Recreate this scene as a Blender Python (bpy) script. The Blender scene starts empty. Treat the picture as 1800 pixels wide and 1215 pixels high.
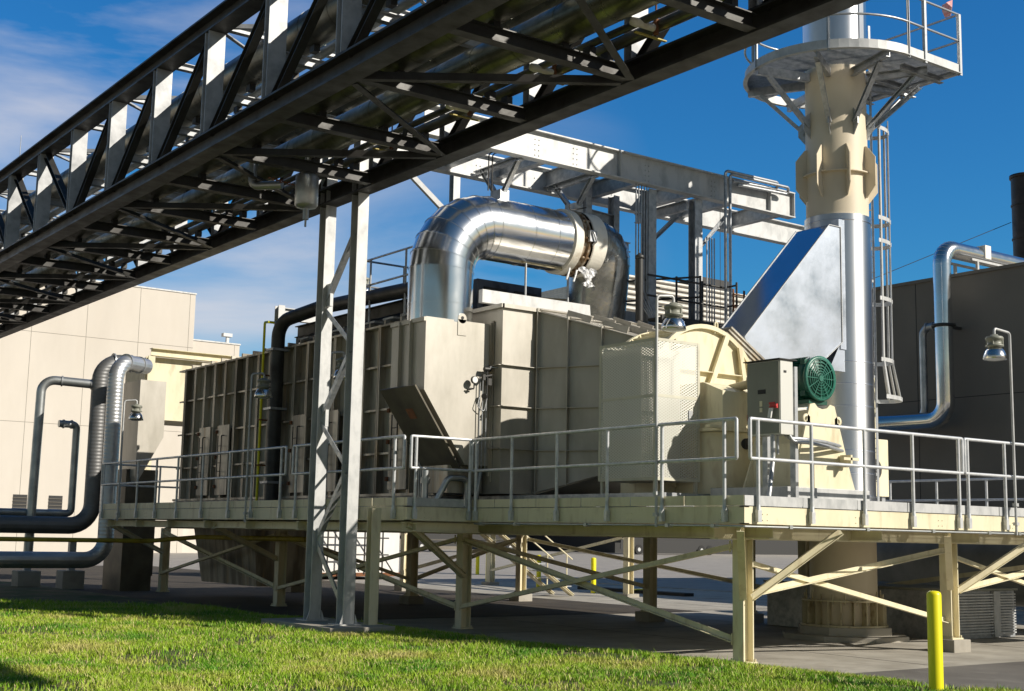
import bpy, math, random
from mathutils import Vector as V, Matrix, noise
random.seed(7)
sc=bpy.context.scene
COL=sc.collection
R=math.radians
# ---------------------------------------------------------------- helpers
def vv(a): return a if isinstance(a,V) else V(a)
class MB:
    def __init__(s): s.v=[]; s.f=[]; s.sm=[]
    def add(s,vs,fs,smooth=False):
        n=len(s.v); s.v+=[tuple(a) for a in vs]
        for f in fs: s.f.append(tuple(n+i for i in f)); s.sm.append(smooth)
        return s
    def box(s,x0,x1,y0,y1,z0,z1):
        if x0>x1:x0,x1=x1,x0
        if y0>y1:y0,y1=y1,y0
        if z0>z1:z0,z1=z1,z0
        vs=[(x,y,z) for z in (z0,z1) for y in (y0,y1) for x in (x0,x1)]
        return s.add(vs,[(0,2,3,1),(4,5,7,6),(0,1,5,4),(2,6,7,3),(0,4,6,2),(1,3,7,5)])
    def prism(s,poly,ext):
        poly=[vv(p) for p in poly]; e=vv(ext); n=len(poly)
        nn=V((0,0,0))
        for i in range(n): nn+=poly[i].cross(poly[(i+1)%n])
        if nn.dot(e)>0: poly=poly[::-1]
        vs=poly+[p+e for p in poly]
        fs=[tuple(range(n)),tuple(range(2*n-1,n-1,-1))]+[(i,n+i,n+(i+1)%n,(i+1)%n)[::-1] for i in range(n)]
        fs=fs[:2]+[f[::-1] for f in fs[2:]]
        # make winding consistent: side faces
        return s.add(vs,[fs[0],fs[1]]+[( (i+1)%n, i, n+i, n+(i+1)%n)[::-1] for i in range(n)])
    def hexa(s,a,b):   # two quads (same order) joined
        vs=[vv(p) for p in a]+[vv(p) for p in b]
        return s.add(vs,[(0,1,2,3),(7,6,5,4)]+[(i,(i+4),((i+1)%4)+4,(i+1)%4) for i in range(4)])
    def frame(s,p,q,up):
        p=vv(p);q=vv(q);d=(q-p).normalized();u=vv(up)
        if abs(d.dot(u.normalized()))>.98: u=V((1,0,0)) if abs(d.x)<.9 else V((0,1,0))
        side=d.cross(u).normalized();u=side.cross(d).normalized()
        return p,q,side,u
    def bar(s,p,q,w,d,up=(0,0,1)):
        p,q,si,u=s.frame(p,q,up)
        pr=[si*(-w/2)+u*(-d/2),si*(w/2)+u*(-d/2),si*(w/2)+u*(d/2),si*(-w/2)+u*(d/2)]
        return s.hexa([p+a for a in pr],[q+a for a in pr])
    def prof(s,p,q,up,pts):
        p,q,si,u=s.frame(p,q,up)
        return s.prism([p+si*a+u*b for a,b in pts],q-p)
    def ibeam(s,p,q,w,d,up=(0,0,1),tf=.018,tw=.012):
        a,b=w/2,d/2
        pts=[(-a,-b),(a,-b),(a,-b+tf),(tw/2,-b+tf),(tw/2,b-tf),(a,b-tf),(a,b),(-a,b),(-a,b-tf),(-tw/2,b-tf),(-tw/2,-b+tf),(-a,-b+tf)]
        return s.prof(p,q,up,pts)
    def angle(s,p,q,w=.08,d=.08,up=(0,0,1),t=.01):
        a,b=w/2,d/2
        return s.prof(p,q,up,[(-a,-b),(a,-b),(a,-b+t),(-a+t,-b+t),(-a+t,b),(-a,b)])
    def chan(s,p,q,w,d,up=(0,0,1),t=.012):
        a,b=w/2,d/2
        return s.prof(p,q,up,[(-a,-b),(a,-b),(a,-b+t),(-a+t,-b+t),(-a+t,b-t),(a,b-t),(a,b),(-a,b)])
    def cyl(s,p,q,r,seg=16,r2=None,cap=True,smooth=True):
        p,q,si,u=s.frame(p,q,(0,0,1)); r2=r if r2 is None else r2
        vs=[];n=seg
        for c,rr in ((p,r),(q,r2)):
            for i in range(n):
                a=2*math.pi*i/n; vs.append(c+si*math.cos(a)*rr+u*math.sin(a)*rr)
        s.add(vs,[(i,(i+1)%n,n+(i+1)%n,n+i)[::-1] for i in range(n)],smooth)
        if cap: s.add(vs,[tuple(range(n)),tuple(range(2*n-1,n-1,-1))])
        return s
    def tube(s,pts,r,seg=10,cap=True,split=False,seam=0):
        pts=[vv(p) for p in pts]; pts=[p for i,p in enumerate(pts) if i==0 or (p-pts[i-1]).length>1e-5]; m=len(pts)
        d0=(pts[1]-pts[0]).normalized()
        u=V((0,0,1)) if abs(d0.z)<.9 else V((1,0,0))
        si=d0.cross(u).normalized()
        rings=[]
        for i in range(m):
            t=V((0,0,0))
            if i>0:t+=(pts[i]-pts[i-1]).normalized()
            if i<m-1:t+=(pts[i+1]-pts[i]).normalized()
            t.normalize()
            si=(si-t*si.dot(t)).normalized(); u=t.cross(si)
            c=1
            if 0<i<m-1:
                c=1/max(.5,math.cos((pts[i]-pts[i-1]).angle(pts[i+1]-pts[i])/2))
            rings.append([pts[i]+(si*math.cos(2*math.pi*k/seg)+u*math.sin(2*math.pi*k/seg))*r for k in range(seg)])
            if seam and 0<i<m-1:
                s.cyl(pts[i]-t*.012,pts[i]+t*.012,r+seam,max(seg,12),cap=True)
        if split:
            for i in range(m-1):
                s.add(rings[i]+rings[i+1],[(k,(k+1)%seg,seg+(k+1)%seg,seg+k) for k in range(seg)],True)
        else:
            s.add([p for g in rings for p in g],[(i*seg+k,i*seg+(k+1)%seg,(i+1)*seg+(k+1)%seg,(i+1)*seg+k) for i in range(m-1) for k in range(seg)],True)
        if cap:
            s.add(rings[0],[tuple(range(seg))[::-1]]); s.add(rings[-1],[tuple(range(seg))])
        return s
    def lathe(s,c,prof,seg=24,axis='z',smooth=True):
        c=vv(c); vs=[]
        ax={'z':(V((1,0,0)),V((0,1,0)),V((0,0,1))),'y':(V((1,0,0)),V((0,0,1)),V((0,1,0))),'x':(V((0,1,0)),V((0,0,1)),V((1,0,0)))}[axis]
        for r,h in prof:
            for i in range(seg):
                a=2*math.pi*i/seg; vs.append(c+ax[0]*(r*math.cos(a))+ax[1]*(r*math.sin(a))+ax[2]*h)
        n=seg
        return s.add(vs,[(j*n+i,j*n+(i+1)%n,(j+1)*n+(i+1)%n,(j+1)*n+i) for j in range(len(prof)-1) for i in range(n)],smooth)
    def pieces(s):
        par=list(range(len(s.v)))
        def fd(i):
            while par[i]!=i: par[i]=par[par[i]]; i=par[i]
            return i
        for f in s.f:
            r=fd(f[0])
            for i in f[1:]:
                q=fd(i)
                if q!=r: par[q]=r
        comp={}
        for i,v in enumerate(s.v): comp.setdefault(fd(i),[]).append(i)
        keys=list(comp); bb=[]
        for k in keys:
            vs=[s.v[i] for i in comp[k]]
            bb.append([min(v[a] for v in vs)-.006 for a in range(3)]+[max(v[a] for v in vs)+.006 for a in range(3)])
        g=list(range(len(keys)))
        def gf(i):
            while g[i]!=i: g[i]=g[g[i]]; i=g[i]
            return i
        for i in range(len(keys)):
            for j in range(i):
                A,B=bb[i],bb[j]
                if all(A[a]<=B[a+3] and B[a]<=A[a+3] for a in range(3)): g[gf(i)]=gf(j)
        gid={}
        for n_,k in enumerate(keys):
            for i in comp[k]: gid[i]=gf(n_)
        out={}
        for f,sm in zip(s.f,s.sm): out.setdefault(gid[f[0]],[]).append((f,sm))
        res=[]
        for k,fl in out.items():
            m=MB(); mp={}
            for f,sm in fl:
                for i in f:
                    if i not in mp: mp[i]=len(m.v); m.v.append(s.v[i])
                m.f.append(tuple(mp[i] for i in f)); m.sm.append(sm)
            res.append(m)
        return sorted(res,key=lambda m:-len(m.v))
    def build(s,name,mat,parent=None,bevel=0,keep=False):
        if parent is not None and not keep and len(s.f)<1500:
            ps=s.pieces()
            if 1<len(ps)<=40:
                return [p.build(name,mat,parent,bevel,True) for p in ps][0]
        me=bpy.data.meshes.new(name)
        o=bpy.data.objects.new(name,me)
        off=V((0,0,0))
        p=parent
        while p is not None: off+=V(p.location); p=p.parent
        me.from_pydata([tuple(vv(a)-off) for a in s.v],[],s.f)
        me.polygons.foreach_set('use_smooth',s.sm)
        me.materials.append(mat)
        import bmesh
        bm=bmesh.new(); bm.from_mesh(me); bmesh.ops.recalc_face_normals(bm,faces=bm.faces); bm.to_mesh(me); bm.free()
        me.update()
        COL.objects.link(o); o.parent=parent
        if bevel:
            b=o.modifiers.new('bevel','BEVEL'); b.width=bevel; b.segments=2; b.limit_method='ANGLE'; b.angle_limit=R(50)
        return o
def fillet(pts,rad,n=6):
    pts=[vv(p) for p in pts]; out=[pts[0]]
    for i in range(1,len(pts)-1):
        a,b,c=pts[i-1],pts[i],pts[i+1]
        u=(a-b).normalized(); w=(c-b).normalized(); ang=u.angle(w)
        if ang>math.pi-.03: out.append(b); continue
        t=min(rad/math.tan(ang/2),(a-b).length*.49,(c-b).length*.49); rr=t*math.tan(ang/2)
        cc=b+(u+w).normalized()*(rr/math.sin(ang/2))
        s0=(b+u*t)-cc; s1=(b+w*t)-cc; tot=s0.angle(s1); ax=s0.cross(s1).normalized()
        for k in range(n+1): out.append(cc+Matrix.Rotation(tot*k/n,3,ax)@s0)
    out.append(pts[-1]); return out
def subdiv(pts,step):
    out=[pts[0]]
    for a,b in zip(pts[:-1],pts[1:]):
        a=vv(a);b=vv(b);n=max(1,round((b-a).length/step))
        for k in range(1,n+1): out.append(a.lerp(b,k/n))
    return [vv(p) for p in out]
def tag(o,label=None,cat=None,group=None,kind=None):
    if label:o['label']=label
    if cat:o['category']=cat
    if group:o['group']=group
    if kind:o['kind']=kind
    return o
def thing(name,label,cat,loc=(0,0,0),group=None):
    o=bpy.data.objects.new(name,None); o.location=loc; o.empty_display_size=.2; COL.objects.link(o)
    return tag(o,label,cat,group)
def copy_tree(o,parent=None):
    c=o.copy(); COL.objects.link(c); c.parent=parent
    for ch in list(o.children): copy_tree(ch,c)
    return c
# ---------------------------------------------------------------- materials
def mat(name,col,metal=0,rough=.6,col2=None,scale=3,stretch=(1,1,1),lo=.4,hi=.65,bump=0,bscale=20,rvar=0,col3=None,spec=.5,detail=5):
    m=bpy.data.materials.new(name); m.use_nodes=True; nt=m.node_tree; N=nt.nodes; L=nt.links
    b=N['Principled BSDF']; b.inputs['Metallic'].default_value=metal; b.inputs['Roughness'].default_value=rough
    b.inputs['Specular IOR Level'].default_value=spec
    b.inputs['Base Color'].default_value=(*col,1)
    g=N.new('ShaderNodeNewGeometry'); mp=N.new('ShaderNodeMapping'); mp.inputs['Scale'].default_value=stretch
    L.new(g.outputs['Position'],mp.inputs['Vector'])
    if col2:
        n=N.new('ShaderNodeTexNoise'); n.inputs['Scale'].default_value=scale; n.inputs['Detail'].default_value=detail; n.inputs['Roughness'].default_value=.6
        L.new(mp.outputs[0],n.inputs['Vector'])
        r=N.new('ShaderNodeValToRGB'); r.color_ramp.elements[0].position=lo; r.color_ramp.elements[1].position=hi
        r.color_ramp.elements[0].color=(*col,1); r.color_ramp.elements[1].color=(*col2,1)
        L.new(n.outputs['Fac'],r.inputs['Fac']); out=r.outputs['Color']
        if col3:
            n2=N.new('ShaderNodeTexNoise'); n2.inputs['Scale'].default_value=scale*2.7; n2.inputs['Detail'].default_value=6; L.new(mp.outputs[0],n2.inputs['Vector'])
            r2=N.new('ShaderNodeValToRGB'); r2.color_ramp.elements[0].position=.55; r2.color_ramp.elements[1].position=.72
            L.new(n2.outputs['Fac'],r2.inputs['Fac'])
            mx=N.new('ShaderNodeMix'); mx.data_type='RGBA'; L.new(r2.outputs['Color'],mx.inputs[0]); L.new(out,mx.inputs[6]); mx.inputs[7].default_value=(*col3,1); out=mx.outputs[2]
        L.new(out,b.inputs['Base Color'])
        if rvar:
            mr=N.new('ShaderNodeMapRange'); mr.inputs['To Min'].default_value=rough-rvar; mr.inputs['To Max'].default_value=rough+rvar
            mr.inputs['From Min'].default_value=.3; mr.inputs['From Max'].default_value=.7
            L.new(n.outputs['Fac'],mr.inputs['Value']); L.new(mr.outputs[0],b.inputs['Roughness'])
    if bump:
        nb=N.new('ShaderNodeTexNoise'); nb.inputs['Scale'].default_value=bscale; nb.inputs['Detail'].default_value=4
        L.new(mp.outputs[0] if not col2 else g.outputs['Position'],nb.inputs['Vector'])
        bp=N.new('ShaderNodeBump'); bp.inputs['Strength'].default_value=bump; bp.inputs['Distance'].default_value=.02
        L.new(nb.outputs['Fac'],bp.inputs['Height']); L.new(bp.outputs[0],b.inputs['Normal'])
    return m
M={}
M['cream']=mat('cream_paint',(.76,.695,.49),0,.5,(.64,.57,.38),2.6,(1,1,.3),.45,.75,.06,9,col3=(.58,.50,.33))
M['creamdirty']=mat('cream_paint_dirty',(.56,.50,.33),0,.5,(.36,.29,.17),3,(1,1,.5),.45,.75,.05,9,col3=(.2,.13,.06))
M['tan']=mat('tan_stack_paint',(.70,.61,.46),0,.5,(.62,.53,.38),2,(1,1,.5),.4,.8,.04,7)
M['galv']=mat('galvanised_steel',(.50,.51,.52),.55,.42,(.33,.35,.37),9,(1,1,1),.4,.65,.05,40,rvar=.1)
M['railgalv']=mat('rail_galvanised',(.66,.67,.68),.3,.4,(.50,.52,.54),9,rvar=.08)
M['galvwhite']=mat('galvanised_steel_bright',(.54,.545,.54),.15,.5,(.38,.39,.39),5,(1,1,.5),.45,.7,.04,30)
M['alu']=mat('aluminium_jacket',(.80,.81,.82),1,.19,(.66,.68,.70),1.7,(1,1,1),.4,.7,.035,2.2,rvar=.05)
M['aluflat']=mat('aluminium_sheet_wavy',(.60,.64,.70),1,.36,(.42,.46,.53),1.3,(1,1,1),.4,.65,.18,1.8,rvar=.10)
M['alusmooth']=mat('aluminium_sheet_smooth',(.80,.82,.86),1,.16,(.74,.76,.80),1.3,(1,1,1),.4,.65,.02,1.8)
M['aludull']=mat('aluminium_jacket_dull',(.50,.52,.52),.85,.42,(.34,.36,.37),2.5,(1,1,1),.4,.7,.1,6,rvar=.08)
M['bridgepipe2']=mat('bridge_pipe_greenish',(.30,.30,.22),.85,.33,(.13,.13,.08),2.5,(1,1,1),.4,.7,.1,6,rvar=.08)
M['aludark']=mat('aluminium_jacket_crumpled',(.50,.50,.48),.95,.24,(.30,.30,.28),3,(1,1,1),.4,.7,.45,5,rvar=.08)
M['guardframe']=mat('guard_frame_paint',(.60,.58,.47),0,.5,(.50,.48,.38),3)
M['shadeplate']=mat('shade_dark_plate',(.13,.115,.08),.2,.5,(.08,.07,.05),2)  # steel plate with its shade put into the colour
M['bridgepipe']=mat('bridge_pipe_jacket',(.20,.20,.17),.8,.36,(.11,.10,.075),2.5,(1,1,1),.4,.7,.1,6,rvar=.08)
M['chord']=mat('bridge_shade_dark_steel',(.055,.055,.052),.3,.5,(.032,.028,.025),3,(1,1,1),.4,.7,.05,12,rvar=.1)  # shade on galvanised bridge steel put into the colour; dark fittings share it
M['bridgegalv']=mat('bridge_galvanised',(.46,.47,.48),.2,.5,(.28,.29,.30),4,(1,1,1),.4,.7,.04,20)
M['ss']=mat('stainless_panel_clean',(.53,.50,.44),.3,.42,(.40,.375,.32),2,(1,1,.35),.4,.7,.10,3)
M['ssdirty']=mat('stainless_panel_stained',(.56,.52,.44),.3,.42,(.24,.215,.175),2.4,(1,1,.16),.42,.60,.12,3,col3=(.46,.36,.23),rvar=.08)
M['concrete']=mat('concrete',(.44,.41,.35),0,.85,(.29,.265,.22),1.2,(1,1,1),.4,.7,.2,60,col3=(.33,.30,.25))
M['asphalt']=mat('asphalt_worn',(.34,.315,.285),0,.85,(.26,.24,.22),.6,(1,1,1),.35,.7,.35,90,col3=(.38,.35,.32))
M['asphaltdark']=mat('asphalt_dark',(.17,.158,.14),0,.85,(.11,.10,.09),.6,(1,1,1),.35,.7,.35,90,col3=(.20,.185,.165))
M['yellow']=mat('yellow_paint',(.88,.80,.01),0,.38,(.80,.70,.01),5,(1,1,.6),.5,.8,.03,8)
M['yellowpipe']=mat('yellow_gas_pipe',(.50,.40,.04),0,.5,(.30,.22,.03),4,(1,1,1),.4,.7)
M['green']=mat('green_motor_paint',(.006,.07,.045),0,.42,(.01,.10,.06),6,(1,1,1),.4,.7)
M['grey']=mat('grey_enclosure_paint',(.25,.255,.21),0,.45,(.20,.205,.17),2,(1,1,1),.4,.8)
M['greylight']=mat('grey_enclosure_light',(.60,.60,.56),.2,.45)
M['dark']=mat('dark_void_steel',(.03,.03,.03),0,.7)
M['rust']=mat('rusty_steel',(.22,.085,.03),0,.8,(.12,.05,.025),14,(1,1,1),.4,.7,.3,60)
M['white']=mat('white_band_fabric',(.86,.82,.72),0,.7,(.62,.52,.38),4,(1,1,1),.55,.75,.3,30)
M['brown']=mat('brown_gasket',(.20,.12,.06),0,.8,(.45,.38,.28),9,(1,1,1),.45,.6,.3,40)
M['plastic']=mat('clear_plastic_bag',(.80,.80,.80),0,.25,(.65,.66,.68),8,(1,1,1),.4,.7,.6,30)
M['red']=mat('red_sign_paint',(.55,.03,.03),0,.5)
M['pink']=mat('faded_pink_cloth',(.62,.25,.24),0,.8,(.7,.5,.5),14)
M['black']=mat('black_chimney_steel',(.03,.025,.025),.2,.5,(.06,.045,.04),3)
M['wall']=mat('tilt_up_wall',(.64,.59,.52),0,.85,(.55,.505,.44),.25,(1,1,.35),.35,.75,.05,20,col3=(.58,.53,.46))
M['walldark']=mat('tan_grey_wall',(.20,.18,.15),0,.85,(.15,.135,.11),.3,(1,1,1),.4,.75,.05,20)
M['whitepaint']=mat('white_paint',(.78,.77,.74),0,.55,(.66,.64,.60),1.5,(1,1,.4),.45,.75)
M['orange']=mat('orange_paint',(.75,.14,.02),0,.45)
M['navy']=mat('navy_grey_paint',(.09,.11,.15),.2,.45,(.03,.035,.05),3)
M['tankgrey']=mat('tank_grey_paint',(.20,.21,.20),0,.6,(.14,.15,.14),1.5)
M['rubber']=mat('rubber',(.02,.02,.02),0,.8)
M['shade_glass']=mat('dark_glass',(.02,.025,.03),0,.12)
M['lamp_lens']=mat('lamp_lens',(.7,.7,.66),0,.2)
M['dirt']=mat('dark_dirt',(.045,.036,.027),0,.95,(.075,.06,.042),.8,(1,1,1),.4,.7,.5,40)
M['soil']=mat('lawn_soil',(.055,.085,.018),0,.95,(.13,.10,.045),.9,(1,1,1),.42,.6,.6,40,col3=(.20,.155,.08))
def wave_bump(name,base,axis,scale,strength,metal=1,rough=.3,ringdark=None):
    m=mat(name,base,metal,rough,tuple(c*.8 for c in base),2,(1,1,1),.4,.7)
    nt=m.node_tree;N=nt.nodes;L=nt.links;b=N['Principled BSDF']
    g=N.new('ShaderNodeNewGeometry');w=N.new('ShaderNodeTexWave');w.bands_direction=axis;w.inputs['Scale'].default_value=scale
    L.new(g.outputs['Position'],w.inputs['Vector']);bp=N.new('ShaderNodeBump');bp.inputs['Strength'].default_value=strength;bp.inputs['Distance'].default_value=.03
    L.new(w.outputs['Fac'],bp.inputs['Height']);L.new(bp.outputs[0],b.inputs['Normal']);return m
M['corr']=wave_bump('corrugated_aluminium_duct',(.60,.61,.62),'Z',3.2,.16,.8,.42)
M['corrdark']=wave_bump('corrugated_duct_dark',(.22,.22,.22),'Z',3.2,.16,.6,.5)
M['siding']=wave_bump('white_siding',(.72,.70,.64),'Z',1.3,.9,0,.6)
M['louvre']=wave_bump('louvre_metal',(.66,.68,.70),'Z',5.5,1.0,.3,.4)
def aniso(name,base,rough,an,rot):
    m=mat(name,base,1,rough,tuple(c*.84 for c in base),1.4,(1,1,.4),.4,.7)
    nt=m.node_tree;b=nt.nodes['Principled BSDF'];t=nt.nodes.new('ShaderNodeTangent');t.direction_type='RADIAL';t.axis='Z'
    nt.links.new(t.outputs[0],b.inputs['Tangent']);b.inputs['Anisotropic'].default_value=an;b.inputs['Anisotropic Rotation'].default_value=rot
    return m
M['stackalu']=aniso('stack_jacket_sheet',(.80,.81,.83),.36,.75,.25)
def mesh_screen():
    m=mat('expanded_mesh',(.62,.62,.56),.4,.5)
    nt=m.node_tree;N=nt.nodes;L=nt.links;b=N['Principled BSDF']
    g=N.new('ShaderNodeNewGeometry')
    outs=[]
    sp=N.new('ShaderNodeSeparateXYZ');L.new(g.outputs['Position'],sp.inputs[0])
    ad=N.new('ShaderNodeMath');ad.operation='ADD';L.new(sp.outputs['X'],ad.inputs[0]);L.new(sp.outputs['Y'],ad.inputs[1])
    for src,sgn in ((1,1),(1,-1)):
        a=N.new('ShaderNodeMath');a.operation='MULTIPLY_ADD';L.new(sp.outputs['Z'],a.inputs[0]);a.inputs[1].default_value=1.8*sgn;L.new(ad.outputs[0],a.inputs[2])
        b2=N.new('ShaderNodeMath');b2.operation='MULTIPLY';L.new(a.outputs[0],b2.inputs[0]);b2.inputs[1].default_value=13
        f=N.new('ShaderNodeMath');f.operation='FRACT';L.new(b2.outputs[0],f.inputs[0])
        c=N.new('ShaderNodeMath');c.operation='LESS_THAN';L.new(f.outputs[0],c.inputs[0]);c.inputs[1].default_value=.50;outs.append(c)
    mx=N.new('ShaderNodeMath');mx.operation='MAXIMUM';L.new(outs[0].outputs[0],mx.inputs[0]);L.new(outs[1].outputs[0],mx.inputs[1])
    L.new(mx.outputs[0],b.inputs['Alpha']);return m
M['screen']=mesh_screen()
def grass_mat():
    m=bpy.data.materials.new('grass_blades');m.use_nodes=True;nt=m.node_tree;N=nt.nodes;L=nt.links;b=N['Principled BSDF']
    b.inputs['Roughness'].default_value=.55;b.inputs['Specular IOR Level'].default_value=.25
    g=N.new('ShaderNodeNewGeometry')
    n=N.new('ShaderNodeTexNoise');n.inputs['Scale'].default_value=.62;n.inputs['Detail'].default_value=9;n.inputs['Roughness'].default_value=.62;L.new(g.outputs['Position'],n.inputs['Vector'])
    r=N.new('ShaderNodeValToRGB');e=r.color_ramp.elements
    e[0].position=.38;e[0].color=(.085,.27,.012,1);e[1].position=.52;e[1].color=(.30,.46,.024,1)
    x=e.new(.60);x.color=(.42,.45,.08,1);x=e.new(.72);x.color=(.58,.48,.22,1)
    L.new(n.outputs['Fac'],r.inputs['Fac'])
    at=N.new('ShaderNodeAttribute');at.attribute_name='rnd'
    r2=N.new('ShaderNodeValToRGB');e=r2.color_ramp.elements;e[0].position=.80;e[0].color=(0,0,0,1);e[1].position=.93;e[1].color=(1,1,1,1)
    L.new(at.outputs['Fac'],r2.inputs['Fac'])
    mx=N.new('ShaderNodeMix');mx.data_type='RGBA';L.new(r2.outputs['Color'],mx.inputs[0]);L.new(r.outputs['Color'],mx.inputs[6]);mx.inputs[7].default_value=(.50,.42,.20,1)
    hs=N.new('ShaderNodeHueSaturation');mr=N.new('ShaderNodeMapRange');mr.inputs['To Min'].default_value=.75;mr.inputs['To Max'].default_value=1.25
    L.new(at.outputs['Fac'],mr.inputs['Value']);L.new(mr.outputs[0],hs.inputs['Value']);L.new(mx.outputs[2],hs.inputs['Color']);L.new(hs.outputs[0],b.inputs['Base Color'])
    return m
M['grass']=grass_mat()
# ---------------------------------------------------------------- ground
def sheet(name,x0,x1,y0,y1,z,m):
    b=MB();b.add([(x0,y0,z),(x1,y0,z),(x1,y1,z),(x0,y1,z)],[(0,1,2,3)]);return tag(b.build(name,m),kind='structure')
GZ=-.11
sheet('ground',-900,900,-900,900,GZ,M['asphalt'])
sheet('asphalt_drive',-3,60,-60,-.72,GZ+.004,M['asphaltdark'])
sheet('concrete_pad',-1.2,18.6,-.72,27,GZ+.004,M['concrete'])
sheet('dirt_ground',-22,9.5,10.5,46,GZ+.008,M['dirt'])
b=MB()
for x in (3.2,7.4,11.6,15.8): b.box(x-.008,x+.008,-.7,26.9,GZ+.0045,GZ+.0065)
for y in (2.6,6.8,11.0,15.2,19.4,23.6): b.box(-1.1,18.5,y-.008,y+.008,GZ+.0072,GZ+.0090)
tag(b.build('pad_joint',M['dark'],keep=True),kind='structure')
def edgeX(y):
    P=[(-12,1.3),(-3.4,1.05),(-2,.85),(.4,.6),(1.6,.5),(3.2,.1),(4.5,-.1),(6,-.2),(8,-.2),(12,-.9),(30,-1.1)]
    for (a,b_),(c,d) in zip(P[:-1],P[1:]):
        if a<=y<=c: base=b_+(d-b_)*(y-a)/(c-a); break
    else: base=1.2
    return base+.16*noise.noise(V((y*1.1,3,0)))+.05*noise.noise(V((y*6,1,0)))
def lawn_z(x,y):
    d=edgeX(y)-x
    if -3.0<x<-1.1 and 5.9<y<9.1: return .0
    t=min(1,max(0,d)/1.1); t=t*t*(3-2*t)
    return GZ+.01+t*(.065+.05*(noise.noise(V((x*.5,y*.5,1)))+.4)+.02*noise.noise(V((x*3,y*3,2))))
b=MB();nx,ny=70,150;Y0,Y1=-9.5,27
vs=[]
for j in range(ny+1):
    y=Y0+(Y1-Y0)*j/ny;xe=edgeX(y)
    for i in range(nx+1):
        t=i/nx;x=xe-(1-t)**1.7*24
        vs.append((x,y,lawn_z(x,y)))
b.add(vs,[(j*(nx+1)+i,j*(nx+1)+i+1,(j+1)*(nx+1)+i+1,(j+1)*(nx+1)+i) for j in range(ny) for i in range(nx)],True)
tag(b.build('lawn_soil',M['soil']),kind='structure')
def grass():
    import numpy as np
    rng=np.random.default_rng(3)
    vs=[];fs=[];rn=[]
    cam=V((-12.785,-12.299));fw=V((.5819,.8007)).normalized();rt=V((fw.y,-fw.x))
    n=0;cnt=0;target=240000
    while cnt<target:
        d=11.3+(random.random()**1.25)*17
        s=(random.random()*2-1)*(d*.41+.3)
        p=cam+fw*d+rt*s; x,y=p
        xe=edgeX(y)
        if x>xe+.02 or y>26: continue
        if y>9.5 and x>-1.2 and random.random()<.75: continue
        if noise.noise(V((x*.55,y*.55,21)))+.35*noise.noise(V((x*2.5,y*2.5,4)))>.26 and random.random()<.8: continue
        if (-2.75<x<-1.4 and 6.2<y<9.0) or (-1.86<x<-1.24 and 6.7<y<7.33): continue
        c=noise.noise(V((x*1.3,y*1.3,5)))
        dens=.75+.9*c
        if random.random()>dens: continue
        cnt+=1
        tall=noise.noise(V((x*.8,y*.8,9)))
        h=(.030+.035*random.random())*(1+.9*max(0,tall))*(1+d*.012)
        if random.random()<.004: h*=1.8
        w=.0026+.0028*random.random()+d*.0001
        a=random.random()*6.283; lean=random.uniform(.1,.9)*h
        la=random.random()*6.283
        z=lawn_z(x,y)-.004
        dx,dy=math.cos(a)*w,math.sin(a)*w; lx,ly=math.cos(la)*lean,math.sin(la)*lean
        vs+=[(x-dx,y-dy,z),(x+dx,y+dy,z),(x+dx*.7+lx*.4,y+dy*.7+ly*.4,z+h*.6),(x-dx*.7+lx*.4,y-dy*.7+ly*.4,z+h*.6),(x+lx,y+ly,z+h)]
        fs+=[(n,n+1,n+2,n+3),(n+3,n+2,n+4)]
        q=random.random(); rn+=[q]*5; n+=5
        if cnt%45==0:
            L_=.04+.10*random.random(); a=random.random()*6.28; zz=lawn_z(x,y)+.02+.02*random.random(); ux,uy=math.cos(a)*L_,math.sin(a)*L_; px_,py_=-math.sin(a)*.0035,math.cos(a)*.0035
            vs+=[(x-px_,y-py_,zz),(x+px_,y+py_,zz),(x+ux+px_,y+uy+py_,zz+.015),(x+ux-px_,y+uy-py_,zz+.015)]; fs+=[(n,n+1,n+2,n+3)]; rn+=[1.0]*4; n+=4
    me=bpy.data.meshes.new('grass');me.from_pydata(vs,[],fs)
    at=me.attributes.new('rnd','FLOAT','POINT');at.data.foreach_set('value',rn)
    me.materials.append(M['grass']);o=bpy.data.objects.new('grass',me);COL.objects.link(o)
    tag(o,'patchy green and straw coloured lawn grass in the foreground','grass',kind='stuff')
grass()
# dry cut straw lying on the lawn
# ---------------------------------------------------------------- elevated platform
ZT=2.07
plat=thing('steel_platform','long cream steel platform on braced columns carrying the filter housing and fan','platform',(0,0,0))
XJ=-1.29;YJ=6.38;YE=21.2;XB=9.5
b=MB()
b.box(XJ+.1,8.2,YJ+.1,YE-.06,ZT-.05,ZT-.004)          # solid rear deck
b.box(1.0,XB,1.0,YJ+.06,ZT-.05,ZT-.004)
b.build('deck_plate',M['galv'],plat)
b=MB()
x=.05
while x<XB: b.box(x,x+.007,.06,.99,ZT-.035,ZT-.002); x+=.042
y=1.02
while y<YJ-.02: b.box(.06,.99,y,y+.007,ZT-.035,ZT-.002); y+=.042
for k in range(8): b.box(.05,XB,.1+k*.11,.106+k*.11,ZT-.033,ZT-.024)
for k in range(8): b.box(.1+k*.11,.106+k*.11,.99,YJ,ZT-.033,ZT-.024)
b.build('grating',M['galv'],plat)
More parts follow.
